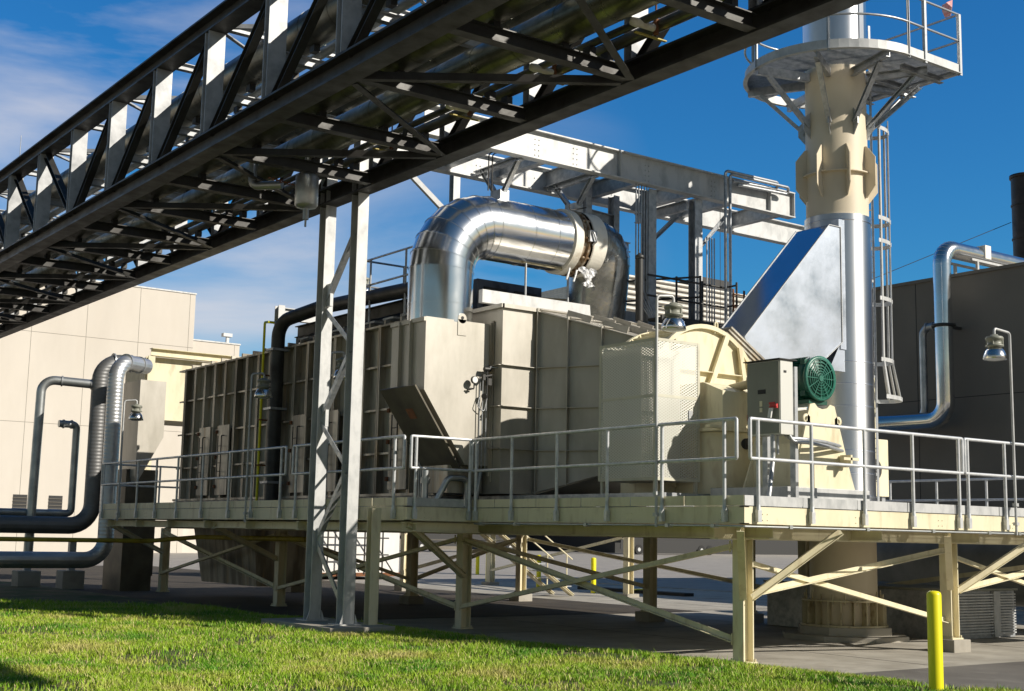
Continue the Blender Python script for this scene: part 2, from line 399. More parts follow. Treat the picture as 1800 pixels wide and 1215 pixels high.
def fascia(p,q,inward,name='fascia_beam'):
    b=MB();p=vv(p);q=vv(q);n=vv(inward)
    d=(q-p).normalized()
    h0,h1=1.805,2.035
    for z0,z1,t in ((h0+.012,h1-.012,.012),):
        c=n*.008
        b.bar(p+c+V((0,0,(z0+z1)/2)),q+c+V((0,0,(z0+z1)/2)),.014,z1-z0)
    for z in (h0+.006,h1-.006): b.bar(p+n*.045+V((0,0,z)),q+n*.045+V((0,0,z)),.09,.012)
    L_=(q-p).length;k=.35
    while k<L_-.3:
        for dx in (0,.09):
            for z in (1.86,1.94):
                c=p+d*(k+dx)+V((0,0,z)); b.cyl(c-n*.008,c+n*.004,.009,6)
        k+=1.9
    return b.build(name,M['cream'],plat)
fascia((0,.0,0),(0,YJ,0),(1,0,0)); fascia((.0,0,0),(XB,0,0),(0,1,0))
fascia((XJ,YJ,0),(0,YJ,0),(0,1,0)); fascia((XJ,YJ,0),(XJ,YE,0),(1,0,0)); fascia((XJ,YE,0),(8.2,YE,0),(0,-1,0))
for nm_,mm_,prs in (('toe_plate','cream',(((-.004,-.004),(-.004,YJ-.01)),((XJ-.004,YJ),(XJ-.004,YE)),((XJ,YE),(8.2,YE)))),('toe_plate','galvwhite',(((-.004,-.006),(XB,-.006)),((XJ,YJ-.006),(-.01,YJ-.006))))):
  for p,q in prs:
    b=MB()
    L_=math.hypot(q[0]-p[0],q[1]-p[1]);k=0
    while k<L_-.02:
        e=min(L_,k+1.13)
        f=lambda t:(p[0]+(q[0]-p[0])*t/L_,p[1]+(q[1]-p[1])*t/L_,2.115)
        b.bar(f(k+.004),f(e-.004),.007,.135); k+=1.14
    b.build(nm_,M[mm_],plat,keep=True)
# sub beams
b=MB()
for X_ in (.87,3.2,5.6,8.0): b.ibeam((X_,.3,1.705),(X_,YE-.1,1.705),.16,.19)
for Y_ in (.87,7.85,15.3,20.9): b.ibeam((.3,Y_,1.69),(XB if Y_<1 else 8.1,Y_,1.69),.16,.19)
for k in range(5): b.ibeam((.02,.7+k*1.3,1.89),(.9,.7+k*1.3,1.89),.08,.15)
for k in range(7): b.ibeam((.6+k*1.35,.02,1.89),(.6+k*1.35,.9,1.89),.08,.15)
for k in range(14): b.ibeam((.9,1+k*1.5,1.9),(8.1,1+k*1.5,1.9),.1,.16)
for Y_ in (6.6,8.4,10.4,12.7,14.8,16.9,18.9,20.9): b.ibeam((XJ+.05,Y_,1.7),(.3,Y_,1.7),.12,.16)
b.ibeam((XJ+.25,YJ+.1,1.70),(XJ+.25,YE-.1,1.70),.12,.14)
b.build('floor_beam',M['cream'],plat)
# columns
def column(x,y,top=1.57,m='cream',w=.205,plinth=True,z0=0.0):
    b=MB();zb=.10 if plinth else GZ+.02
    b.ibeam((x,y,zb),(x,y,top),w,w,up=(1,0,0),tf=.018,tw=.013)
    b.box(x-.14,x+.14,y-.14,y+.14,zb-.012,zb+.012)
    for sx in (-.115,.115):
        for sy in (-.115,.115): b.cyl((x+sx,y+sy,zb),(x+sx,y+sy,zb+.05),.014,6)
    o=b.build('column',M[m],plat)
    if plinth:
        b=MB();b.box(x-.22,x+.22,y-.22,y+.22,GZ-.02,zb-.012);b.build('plinth',M['concrete'],o,.01)
    return o
cols=[(.87,.87,False),(.87,7.85,False),(.87,15.3,False),(.87,22.3,False),(5.58,.87,True),(10.3,.87,True),
 (8.1,6.1,True),(5.84,8.3,True),(7.6,7.2,True),(8.0,15.7,True),(8.0,21.5,True),(4.4,15.3,True),(4.4,21.5,True)]
for x,y,pl in cols: column(x,y,plinth=pl,top=1.60)
def brace(p,q,w=.085,m='cream'):
    b=MB(); b.angle(p,q,w,w,up=(0,0,1),t=.011)
    for e in (p,q): b.box(e[0]-.010,e[0]+.010,e[1]-.010,e[1]+.010,e[2]-.08,e[2]+.08)
    return b.build('cross_brace',M[m],plat,keep=True)
for x in (.76,):
    brace((x,7.75,1.5),(x,.98,.22)); brace((x-.03,7.75,.30),(x-.03,.98,1.5))
    brace((x,15.2,1.5),(x,7.95,.3)); brace((x-.03,15.2,.3),(x-.03,7.95,1.5))
    brace((x,22.2,1.5),(x,15.4,.35)); brace((x-.03,22.2,.4),(x-.03,15.4,1.5))
brace((.98,.85,1.28),(5.48,.85,.38)); brace((.98,.82,.85),(5.48,.82,1.5))
brace((5.68,.85,1.4),(10.2,.85,.4)); brace((5.68,.82,.85),(10.2,.82,1.5))
brace((8.1,15.6,1.5),(8.1,6.3,.5)); brace((8,15.8,1.5),(8,21.4,.5))
brace((.97,7.85,1.5),(5.74,8.3,.6)); brace((.97,15.3,1.5),(4.3,15.3,.5)); brace((4.5,15.3,.5),(7.9,15.7,1.5))
brace((10.2,1,1.4),(8.2,6,.5))
def knee(p,q):
    b=MB(); b.ibeam(p,q,.1,.1,tf=.01,tw=.01); return b.build('knee_brace',M['cream'],plat)
knee((.80,.80,.80),(.05,.12,1.74)) ; knee((.95,.78,.80),(2.0,.06,1.74))
knee((.80,7.75,.85),(-1.15,6.55,1.74)); knee((5.48,.78,.90),(4.5,.1,1.74)); knee((5.68,.78,.85),(6.9,.08,1.74))
knee((.78,22.2,.95),(-1.1,21.0,1.66)); knee((.78,15.3,.95),(-1.1,14.6,1.66))
# rail sections
def rail(pts_posts,ends,name='guardrail',closed=(True,True),zt=3.2,z0=1.83,r=.026,brk=True,mid=None):
    # pts_posts: list of xy posts ; ends: the two end xy points
    mid=mid or zt-.53
    sec=MB();p,q=ends
    p=V((p[0],p[1],0));q=V((q[0],q[1],0))
    loop=[]
    if closed[0]: loop=[(p.x,p.y,mid),(p.x,p.y,zt)]
    else: loop=[(p.x,p.y,zt)]
    loop2=[(q.x,q.y,zt)]+([(q.x,q.y,mid)] if closed[1] else [])
    path=loop+loop2
    if closed[0]: path=[(p.x+(q.x-p.x)*.3,p.y+(q.y-p.y)*.3,mid)]+path
    if closed[1]: path=path+[(p.x+(q.x-p.x)*.7,p.y+(q.y-p.y)*.7,mid)]
    sec.tube(fillet(path,.02,3),r,10)
    sec.tube([(p.x,p.y,mid),(q.x,q.y,mid)],r*.94,10)
    o=sec.build(name,M['railgalv'],plat,keep=True)
    for x,y in pts_posts:
        b=MB();b.cyl((x,y,z0),(x,y,zt-.005),r,12)
        if brk:
            n=V((q-p)).normalized()
            b.box(x-.035,x+.035,y-.03,y+.03,z0+.0,z0+.16); b.cyl((x,y,z0+.15),(x,y,z0+.26),.036,8,r2=.024)
        b.build('post',M['railgalv'],o,keep=True)
    return o
XR=-.045;YR=-.045
rail([(XR,y) for y in (.32,1.55,2.75,3.97,5.17,6.2)],[(XR,.09),(XR,6.32)])
rail([(x,YR) for x in (.22,1.28,2.4,3.5,4.62)],[(.07,YR),(4.72,YR)])
rail([(x,YR) for x in (4.85,5.82,7.1,8.3,9.4)],[(4.78,YR),(XB,YR)],closed=(True,False))
rail([(XJ+.12,YJ-.045),(-.08,YJ-.045)],[(XJ+.02,YJ-.045),(-.05,YJ-.045)])
rail([(XJ-.045,y) for y in (6.75,8.0,9.2,10.35)],[(XJ-.045,6.45),(XJ-.045,10.5)])
rail([(XJ-.045,y) for y in (11.0,12.3,13.4,14.8,16.2,17.5,18.7,19.9,21.1)],[(XJ-.045,10.8),(XJ-.045,21.25)])
rail([(x,YE+.03) for x in (-1.0,.2,1.4,2.6,3.8,5,6.2,7.4)],[(XJ,YE+.03),(8.2,YE+.03)])
rail([(11.0,y) for y in (.2,1.4,2.6,3.8,5.0,6.2)],[(11.0,-1.5),(11.0,7.0)],brk=False,zt=2.92,mid=2.5,closed=(False,False))
b=MB(); b.box(9.52,11.06,-1.5,7.0,ZT-.05,ZT); b.build('rear_landing',M['galv'],plat)
# conduit running along under the fascia with clamps
b=MB();b.tube([(-.07,.2,1.775),(-.07,YJ-.2,1.775)],.014,8);b.tube([(-.07,-.07,1.77),(XB,-.07,1.77)],.014,8);b.tube([(-.07,-.07,1.77),(-.07,.3,1.775)],.014,8)
for y in (.5,1.4,3.2,5.0,6.0): b.box(-.1,-.0,y-.03,y+.03,1.75,1.8)
for x in (.8,2.4,3.9,5.3,6.1): b.box(x-.03,x+.03,-.1,0,1.75,1.8)
b.build('conduit',M['aludull'],plat)
# ---------------------------------------------------------------- lamps on poles
def make_lamp(label,x,y,ztop,arm,zbase,group='dome lamps on pipe poles',scale=1,bracket=(0,0)):
    t=thing('pole_lamp',label,'lamp',(x,y,zbase),group)
    lx,ly=x+arm[0],y+arm[1]
    b=MB();b.tube(fillet([(x,y,zbase),(x,y,ztop),(lx,ly,ztop+.03),(lx,ly,ztop-.07)],.06,5),.021,10)
    for z in (1.9,2.2): 
        if zbase<2: b.box(x-.035,x+.035,y-.035,y+.035,z,z+.05)
    b.build('pole',M['galvwhite'],t)
    c=(lx,ly,ztop-.07)
    b=MB();b.lathe(c,[(0,0),(.055,0),(.065,-.02),(.125,-.035),(.14,-.055),(.14,-.085),(.115,-.095),(.115,-.165),(.14,-.17),(.14,-.195),(.07,-.21),(.0,-.21)],20)
    for k in range(4):
        a=k*math.pi/2+.4; b.box(lx+.12*math.cos(a)-.012,lx+.12*math.cos(a)+.012,ly+.12*math.sin(a)-.012,ly+.12*math.sin(a)+.012,ztop-.25,ztop-.12)
    b.build('ballast_housing',M['grey'],t)
    b=MB();b.lathe(c,[(.06,-.20),(.11,-.22),(.15,-.27),(.175,-.34),(.187,-.40),(.182,-.402),(.17,-.34),(.145,-.28),(.10,-.235),(.05,-.22)],24)
    b.build('reflector_dome',M['alu'],t)
    b=MB();b.lathe(c,[(.178,-.392),(.12,-.415),(.0,-.425)],20);b.build('lens',M['lamp_lens'],t)
    return t
make_lamp('nearest dome lamp, hanging above the mesh guard in the middle',-.09,1.62,5.07,(.30,-.03),1.75)
make_lamp('dome lamp on the tall pole at the far right of the platform',6.0,-.1,4.98,(-.42,0),1.75)
make_lamp('dome lamp in front of the stained ribbed housing',-1.42,12.35,4.75,(.25,-.05),1.75)
make_lamp('farthest left dome lamp beside the grey hopper box',-1.42,19.7,4.72,(.28,-.1),1.75)
make_lamp('dome lamp partly hidden behind the right leg of the white trestle',-1.42,9.0,4.85,(.25,-.05),1.75)
make_lamp('small high dome lamp on the housing roof seen between the trestle legs',1.2,12.9,7.3,(.22,0),5.7)
# ---------------------------------------------------------------- filter housing
fh=thing('filter_housing','long rust stained ribbed steel housing filling the left half of the platform','filter housing',(.2,7.65,2.1))
FX0,FX1,FY0,FY1,FZ0,FZ1=.2,4.9,7.66,19.9,2.28,5.62
b=MB();b.box(FX0,FX1,FY0,FY1,FZ0,FZ1);b.build('shell',M['ssdirty'],fh)
b=MB()
y=FY0+.3
ribs=[]
while y<=FY1+.01:
    b.box(FX0-.15,FX0-.002,y-.008,y+.008,FZ0,FZ1); b.box(FX0-.15,FX0-.142,y-.05,y+.045,FZ0,FZ1+.002); ribs.append(y)
    y+=.605
for x in (1.0,1.8,2.6,3.4,4.2): b.box(x-.05,x+.05,FY0,FY1+.12,FZ1,FZ1+.10)
for k in range(20): b.box(FX0-.03,FX1,FY0+.3+k*.6,FY0+.36+k*.6,FZ1+.002,FZ1+.11)
b.build('stiffener_rib',M['ssdirty'],fh)
b=MB()
for z in (3.1,3.95,4.8): b.box(FX0-.10,FX0-.004,FY0,FY1,z-.008,z+.008); b.box(FX0-.11,FX0-.098,FY0,FY1,z-.02,z+.02)
b.box(FX0-.16,FX0-.002,FY0,FY1,FZ1-.05,FZ1-.01); b.box(FX0-.16,FX0-.003,FY0,FY1,FZ0,FZ0+.05)
b.build('horizontal_rib',M['ssdirty'],fh)
b=MB();b.box(FX0-.05,FX1,FY0,FY1+.2,ZT,FZ0-.003);b.build('skid',M['galv'],fh)
for yc in (8.9,11.6,13.0,16.9,18.0):
    b=MB();b.box(FX0-.19,FX0-.155,yc-.33,yc+.33,2.4,4.05);d=b.build('access_door',M['ssdirty'],fh)
    b=MB()
    b.tube(fillet([(FX0-.20,yc-.1,2.8),(FX0-.27,yc-.1,2.8),(FX0-.27,yc-.1,3.8),(FX0-.2,yc-.1,3.8)],.04,3),.014,6)
    for z in (2.95,3.15,3.35,3.55): b.tube([(FX0-.26,yc-.1,z),(FX0-.26,yc+.12,z)],.01,6)
    b.tube([(FX0-.26,yc+.12,2.8),(FX0-.26,yc+.12,3.8)],.012,6)
    b.build('handle',M['chord'],d)
    b=MB()
    for z in (2.6,3.3,3.9): b.box(FX0-.23,FX0-.15,yc+.3,yc+.37,z-.04,z+.04)
    b.build('hinge',M['rust'],d)
b=MB()
for k in range(5): b.tube([(FX0-.22,7.85+k*.07,2.1),(FX0-.22,7.85+k*.07,4.35-.1*k)],.016,8)
b.tube(fillet([(FX0-.2,7.64,4.2),(FX0-.32,7.64,4.2),(FX0-.3,8.25,3.7),(FX0-.25,8.2,3.3)],.1,4),.015,8)
b.build('conduit_bundle',M['aludull'],fh)
# hopper bottoms under the housing
for yc in (19.0,):
    b=MB();b.hexa([(1.0,yc-1.9,2.0),(2.8,yc-1.9,2.0),(2.8,yc+1.9,2.0),(1.0,yc+1.9,2.0)][::-1],[(1.2,yc-1.8,.25),(2.6,yc-1.8,.25),(2.6,yc+1.5,.25),(1.2,yc+1.5,.25)][::-1]);b.build('bottom_hopper',M['ssdirty'],fh)
# standpipe column
t=thing('duct_column','dark round standpipe against the ribbed housing with bracket at its head','pipe',(-.12,13.9,2.07))
b=MB();b.tube(fillet([(-.12,13.9,2.07),(-.12,13.9,6.15),(.2,12.6,6.35),(.2,8.0,6.2)],.4,6),.15,16);b.build('pipe',M['chord'],t)
b=MB()
for z in (2.6,4.2,5.5): b.box(-.32,.08,13.72,14.08,z,z+.05)
b.build('clamp',M['galv'],t)
t=thing('gas_riser','thin yellow pipe climbing the ribbed housing beside the dark standpipe','pipe',(-.2,14.45,2.07))
b=MB();b.tube(fillet([(-.2,14.45,2.07),(-.2,14.45,6.2),(.1,14.9,6.3),(.4,14.9,6.3)],.08,4),.03,8);b.build('pipe',M['yellow'],t)
b=MB()
for z in (3,4,5): b.box(-.24,.0,14.41,14.49,z,z+.03)
b.build('bracket',M['rust'],t)
# roof beam frame over housing
t=thing('roof_beam_frame','dark beam and white stub column on top of the ribbed housing','steel frame',(.5,9.5,5.7))
b=MB();b.ibeam((.5,9.0,6.02),(.5,14.2,6.02),.16,.26);b.ibeam((1.2,9.2,6.0),(1.2,15.2,6.0),.2,.5);b.build('beam',M['chord'],t)
b=MB()
for y in (9.6,12.0,14.1): b.ibeam((.5,y,5.7),(.5,y,5.9),.12,.12,up=(0,1,0))
b.build('stub_post',M['galv'],t)
b=MB();b.ibeam((.3,14.75,5.7),(.3,14.75,6.68),.16,.2,up=(0,1,0));b.ibeam((.3,14.75,6.5),(1.4,14.75,6.5),.14,.28);b.build('white_column',M['galvwhite'],t)
b=MB()
for k in range(7): b.box(.25,.95,8.9+k*.72,9.3+k*.72,5.76,5.80)
b.build('walkway_plate',M['galvwhite'],t)
# upper guardrail left
t=thing('roof_guardrail','grey two-bar guardrail on the housing roof left of the big elbow','railing',(.1,9.6,5.74))
b=MB()
for z in (7.02,6.5):
    b.tube([(.1,8.3,z),(.1,10.5,z),(1.9,10.5,z)],.022,8)
b.build('rail',M['galv'],t)
for x,y in ((.1,10.3),(.1,8.95),(1.8,10.5),(1.0,10.5)):
    b=MB();b.cyl((x,y,5.74),(x,y,7.02),.022,8);b.build('post',M['galv'],t)
t=thing('duct_guardrail','pale guardrail passing under the horizontal run of the big duct','railing',(1.3,8.0,5.8))
b=MB();b.tube([(.7,6.9,6.62),(4.8,6.9,6.56)],.02,8);b.tube([(2.4,7.9,6.2),(5.1,6.9,6.2)],.018,8);b.build('rail',M['creamdirty'],t)
for x in (1.45,2.45,3.6):
    b=MB();b.cyl((x,6.9,5.75),(x,6.9,6.6),.022,8);b.build('post',M['galv'],t)
b=MB();b.box(.46,4.7,6.86,6.98,5.74,5.98);b.build('toe_beam',M['galvwhite'],t)
# ---------------------------------------------------------------- outlet plenum and transition
tr=thing('outlet_duct','clean grey steel plenum box tapering into a sloped duct towards the fan','duct',(1,6.2,2.1))
b=MB();b.box(.45,4.8,6.2,7.655,2.3,5.6);b.build('plenum_box',M['ss'],tr)
A1=[(1.2,6.197,2.3),(4.8,6.197,2.3),(4.8,6.197,5.6),(1.2,6.197,5.6)]
A2=[(2.38,4.05,2.95),(3.8,4.05,2.95),(3.8,4.05,4.85),(2.38,4.05,4.85)]
b=MB();b.hexa(A1,A2);b.build('taper',M['ss'],tr)
def lp(a,b_,t): return V(a).lerp(V(b_),t)
b=MB()
# frame ribs round the taper
for t_ in (.02,.26,.52,.8):
    q=[lp(A1[i],A2[i],t_) for i in range(4)]
    off=V((-.87,-.35,0))*.04
    b.bar(q[0]+off,q[3]+off+V((0,0,.03)),.014,.09,up=(-.87,-.35,0)); 
    b.bar(q[3]+V((0,0,.03)),q[2]+V((0,0,.03)),.09,.014,up=(0,-.4,1))
for h in (.01,.235,.46,.68,.99):
    p0=lp(A1[0],A1[3],h)+V((-.87,-.35,0))*.04; p1=lp(A2[0],A2[3],h)+V((-.87,-.35,0))*.04
    z0=2.3+3.3*h; p0=V((1.2,6.197,z0))+V((-.87,-.35,0))*.035
    e=V((2.38,4.05,max(2.95,min(4.85,z0 if .2<h<.8 else (2.95 if h<.2 else 4.85)))))+V((-.87,-.35,0))*.035
    if h==.235: e=V((2.38,4.05,3.07))+V((-.87,-.35,0))*.035
    if h==.68: e=V((2.38,4.05,4.55))+V((-.87,-.35,0))*.035
    b.bar(p0,e,.08,.012,up=(0,0,1))
for z in (3.08,3.82,4.54):
    b.box(.43,1.2,6.13,6.197,z-.006,z+.006); b.box(.38,.448,6.2,6.5,z-.006,z+.006)
for k in range(6):                                      # cleats on the sloped roof
    for j in range(3):
        u=.15+.3*j+.03*(k%2); v=.08+.165*k
        p0=lp(lp(A1[3],A2[3],u),lp(A1[2],A2[2],u),v); p1=lp(lp(A1[3],A2[3],u+.2),lp(A1[2],A2[2],u+.2),v)
        b.bar(p0+V((0,0,.06)),p1+V((0,0,.06)),.03,.12)
b.box(.40,4.82,6.14,6.19,5.55,5.62); b.box(.38,.44,6.14,7.6,5.55,5.62)
b.build('stiffener',M['ss'],tr)
b=MB();b.box(.6,4.9,2.2,7.6,ZT,2.27);b.build('skid',M['galv'],tr)
# ---------------------------------------------------------------- inlet hopper box under the elbow
hp=thing('inlet_hopper','grey steel hopper box under the shiny elbow with a cut-away sloping underside','hopper',(-.25,7,2.9))
HX0,HX1,HY0,HY1=-.95,.43,6.5,7.62
poly=[(HX0,HY0,5.28),(HX0,HY0,4.02),(-.08,HY0,2.78),(HX1-.03,HY0,2.78),(HX1-.03,HY0,5.28)]
b=MB();b.prism(poly,(0,HY1-HY0,0));b.build('body',M['ss'],hp)
b=MB()
b.box(HX1-.02,HX1+.01,HY0-.07,HY0-.001,2.5,5.34); b.box(HX1-.05,HX1-.022,HY0-.05,HY0-.001,2.6,5.3)
for k in range(26): b.cyl((HX1-.035,HY0-.058,2.75+k*.1),(HX1-.035,HY0-.046,2.75+k*.1),.012,6)
b.build('bolted_flange',M['ssdirty'],hp)
b=MB()
for y in (HY0+.42,HY0+.78): b.box(HX0-.07,HX0-.002,y-.012,y+.012,4.0,5.26)
b.box(HX0-.04,HX0-.002,HY0,HY1,5.2,5.27)
b.build('side_rib',M['ss'],hp)
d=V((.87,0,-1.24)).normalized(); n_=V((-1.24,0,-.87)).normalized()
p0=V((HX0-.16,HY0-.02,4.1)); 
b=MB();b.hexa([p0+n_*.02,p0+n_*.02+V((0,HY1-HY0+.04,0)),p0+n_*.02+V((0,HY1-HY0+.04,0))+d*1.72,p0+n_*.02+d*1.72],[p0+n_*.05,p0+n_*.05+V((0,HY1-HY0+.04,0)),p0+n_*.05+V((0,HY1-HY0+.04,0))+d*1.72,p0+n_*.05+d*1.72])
b.build('underside_plate',M['shadeplate'],hp)  # shade under the hopper slope is painted into this plate
b=MB();c0=p0+n_*.054+V((0,.45,0))+d*.42
b.hexa([c0,c0+V((0,.22,0)),c0+V((0,.22,0))+d*.2,c0+d*.2],[c0+n_*.003,c0+n_*.003+V((0,.22,0)),c0+n_*.003+V((0,.22,0))+d*.2,c0+n_*.003+d*.2]);b.build('warning_label',M['rust'],hp)
b=MB();b.box(-.30,-.12,HY0-.012,HY0-.002,5.02,5.30);b.cyl((-.21,HY0-.012,5.32),(-.21,HY0+.0,5.32),.09,16)
b.build('lifting_lug',M['ss'],hp)
b=MB();b.cyl((-.21,HY0-.018,5.33),(-.21,HY0-.0125,5.33),.03,12);b.build('lug_hole',M['dark'],hp)
b=MB();b.box(-.3,.42,6.7,7.5,2.3,2.775);b.build('outlet_neck',M['ssdirty'],hp)
t=thing('pressure_gauge','round dial pressure gauge standing off the lit hopper face','gauge',(0,6.4,4.2))
b=MB();b.cyl((.0,6.36,4.25),(.0,6.40,4.25),.068,24);b.build('case',M['chord'],t)
b=MB();b.cyl((.0,6.355,4.25),(.0,6.3595,4.25),.055,24);b.build('dial',M['whitepaint'],t)
b=MB();b.tube(fillet([(.0,6.39,4.19),(.0,6.39,4.1),(-.06,6.42,4.08),(-.06,6.5,4.08)],.02,3),.012,8);b.cyl((-.09,6.43,4.1),(.02,6.43,4.1),.014,8);b.build('stem',M['chord'],t)
t=thing('valve_manifold','small valve cluster with tubing beside the bolted flange of the hopper','valve',(.3,6.35,4.1))
b=MB()
b.cyl((.20,6.38,4.46),(.34,6.38,4.46),.04,10);b.box(.17,.22,6.36,6.42,4.26,4.36);b.box(.28,.36,6.36,6.43,4.18,4.30);b.cyl((.24,6.40,4.33),(.36,6.38,4.36),.03,8)
b.cyl((.27,6.38,4.02),(.27,6.38,4.5),.012,8);b.cyl((.2,6.37,3.98),(.25,6.42,3.98),.05,10)
b.build('valve_body',M['chord'],t)
b=MB();
b.tube(fillet([(.32,6.38,4.5),(.52,6.3,4.5),(.56,6.3,4.3),(.5,6.3,4.05),(.48,6.28,3.6),(.48,6.28,2.4)],.1,5),.013,8)
for x in (.16,.22,.30): b.tube([(x,6.44,4.3),(x,6.44,2.7)],.009,6)
b.tube(fillet([(.16,6.44,4.0),(.10,6.42,3.8),(.24,6.42,3.7),(.3,6.42,3.95)],.04,4),.008,6)
b.build('tubing',M['galv'],t)
t=thing('drain_piping','short insulated pipe loop under the hopper tip','pipe',(-.3,6.7,2.1))
b=MB();b.tube(fillet([(-.55,6.7,2.08),(-.35,6.6,2.55),(.05,6.6,2.55),(.05,6.6,2.08)],.12,5),.055,12)
b.cyl((-.62,6.9,2.08),(-.62,6.9,2.72),.06,12);b.cyl((.22,6.6,2.08),(.32,6.6,2.7),.045,12);b.cyl((-.62,6.9,2.45),(-.62,6.9,2.55),.085,12)
b.build('pipe',M['aludull'],t)
# ---------------------------------------------------------------- big elbow duct
ed=thing('elbow_duct','huge shiny aluminium clad elbow duct rising from the hopper and turning back down','duct',(-.3,7.08,5.28))
RD=.585
path=fillet([(-.3,7.08,5.25),(-.3,7.08,7.17),(1.8,7.08,7.17)],1.14,7)
path=[path[0],V((-.3,7.08,5.6))]+path[1:-1]+[V((1.4,7.08,7.17)),V((1.95,7.08,7.17)),V((2.5,7.08,7.17))]
b=MB();b.tube(path,RD,48,split=True,seam=.007);b.build('elbow_cladding',M['alu'],ed)
path2=fillet([(2.9,7.08,7.17),(3.42,7.08,7.12),(3.42,7.3,5.4)],.5,5)
b=MB();b.tube(path2,RD,48,split=True,seam=.006);b.build('down_leg_cladding',M['aludark'],ed)
b=MB();b.cyl((2.30,7.08,7.17),(2.48,7.08,7.17),RD+.045,40);b.cyl((2.70,7.08,7.17),(3.05,7.08,7.17),RD+.05,40);b.build('insulation_band',M['white'],ed)
b=MB();b.cyl((2.47,7.08,7.17),(2.71,7.08,7.17),RD+.0,40)
for k in range(10):
    a=k*.628; c=V((2.6,7.08+math.cos(a)*(RD+.02),7.17+math.sin(a)*(RD+.02))); b.cyl(c-V((.06,0,0)),c+V((.14,0,0)),.025,8)
b.cyl((2.6,7.08,7.17),(2.64,7.08,7.17),RD+.05,40);b.cyl((2.70,7.08,7.17),(2.73,7.08,7.17),RD+.05,40)
b.build('expansion_joint',M['brown'],ed)
b=MB();
b.tube(fillet([(2.62,6.44,7.25),(2.62,6.36,7.3),(2.7,6.36,7.1),(2.68,6.46,7.05)],.03,3),.02,8)
b.box(2.58,2.74,6.40,6.47,7.10,7.32);b.build('tension_latch',M['galv'],ed)
t=thing('roof_blower_box','dark blue grey box unit on the roof below the big duct','roof unit',(3,9,5.7))
b=MB();b.box(1.6,3.2,8.7,9.6,5.75,6.6);b.box(3.4,4.4,8.9,9.6,5.75,6.35);b.build('casing',M['navy'],t,.01)
b=MB()
for x in (1.75,2.5): b.box(x,x+.55,8.66,8.698,5.95,6.45)
b.build('panel',M['dark'],t)
# hanging plastic
t=thing('plastic_sheet','crumpled clear plastic hanging under the duct joint','plastic sheet',(2.7,6.5,6.5))
b=MB();nn=9;mm=9;vs=[]
for j in range(mm+1):
    for i in range(nn+1):
        u=i/nn-.5;v=j/mm
        x=2.7+u*(.30+.12*math.sin(v*7))*(1-.3*v)+.06*noise.noise(V((u*6,v*6,0)))
        y=6.62+.10*noise.noise(V((u*7,v*7,3)))-.03*v
        z=6.62-v*.36+.05*noise.noise(V((u*8,v*5,7)))+.05*abs(u)
        vs.append((x,y,z))
b.add(vs,[(j*(nn+1)+i,j*(nn+1)+i+1,(j+1)*(nn+1)+i+1,(j+1)*(nn+1)+i) for j in range(mm) for i in range(nn)])
o=b.build('sheet_fold',M['plastic'],t);s_=o.modifiers.new('s','SOLIDIFY');s_.thickness=.004
for x,z in ((2.25,6.52),(2.42,6.50)):
    b=MB();b.tube([(x,6.6,z+.05),(x-.04,6.58,z-.05),(x-.09,6.58,z-.18)],.02,6);b.build('sheet_tail',M['plastic'],t)
# ---------------------------------------------------------------- overhead pipe support girders
gd=thing('support_girders','galvanised double girder frame above the big duct on two columns','steel frame',(3,7,5.6))
G1,G2=6.35,7.95
b=MB();b.ibeam((-1.2,G1,8.68),(8.1,G1,8.68),.2,.55,tf=.025,tw=.016)
for x in (3.2,7.35,8.08): b.box(x-.008,x+.008,G1-.098,G1-.01,8.43,8.93)
for x in (1.2,2.1,3.9,5.7):
    for z in (8.5,8.6,8.7,8.8):
        for dx in (0,.09): b.cyl((x+dx,G1-.022,z),(x+dx,G1-.004,z),.014,6)
b.build('front_girder',M['galvwhite'],gd)
b=MB();b.ibeam((-1.2,G2,8.6),(11.5,G2,8.6),.2,.5,tf=.025,tw=.016)
for x in (1.0,2.4,4.4,6.4):
    for z in (8.42,8.52,8.62): 
        for dx in (0,.09): b.cyl((x+dx,G2-.022,z),(x+dx,G2-.004,z),.014,6)
b.build('rear_girder',M['galvwhite'],gd)
for x in (.35,1.55,2.7,3.9,5.3,6.4,7.9):
    b=MB();b.ibeam((x,G1+.01,8.62),(x,G2-.01,8.62),.16,.32);b.build('cross_beam',M['galv'],gd)
b=MB()
for x,zt_ in ((.95,7.76),(2.72,7.8)):
    for s_ in (-1,1):
        b.ibeam((x,7.08+s_*.62,8.46),(x,7.08+s_*.1,zt_+.1),.08,.08,tf=.01,tw=.01)
    b.box(x-.1,x+.1,7.08-.16,7.08+.16,zt_-.02,zt_+.16)
    b.ibeam((x,6.4,8.42),(x,7.9,8.42),.1,.1)
b.build('duct_hanger',M['galv'],gd)
for x,y in ((4.15,6.5),(5.4,6.5)):
    b=MB();b.ibeam((x,y,5.5),(x,y,8.38),.2,.2,up=(0,1,0));b.build('column',M['galv'],gd)
b=MB();b.angle((4.2,6.5,7.35),(5.1,6.7,8.05),.07,.07);b.ibeam((5.05,6.4,8.2),(5.05,7.9,8.2),.12,.2);b.angle((5.5,6.5,7.4),(6.5,6.7,8.3),.06,.06)
b.ibeam((3.2,7.3,7.6),(3.2,7.3,8.4),.14,.2,up=(0,1,0));b.ibeam((4.0,7.4,7.5),(4.0,7.4,8.4),.14,.2,up=(0,1,0));b.ibeam((3.2,7.3,7.85),(4.0,7.4,7.85),.12,.3);b.ibeam((3.2,7.3,7.4),(4.4,7.4,7.4),.12,.2)
b.build('knee_brace',M['galv'],gd)
t=thing('conduit_rack','bundles of thin grey conduits dropping from the girders to the roof','conduits',(4,6.3,5.6))
b=MB()
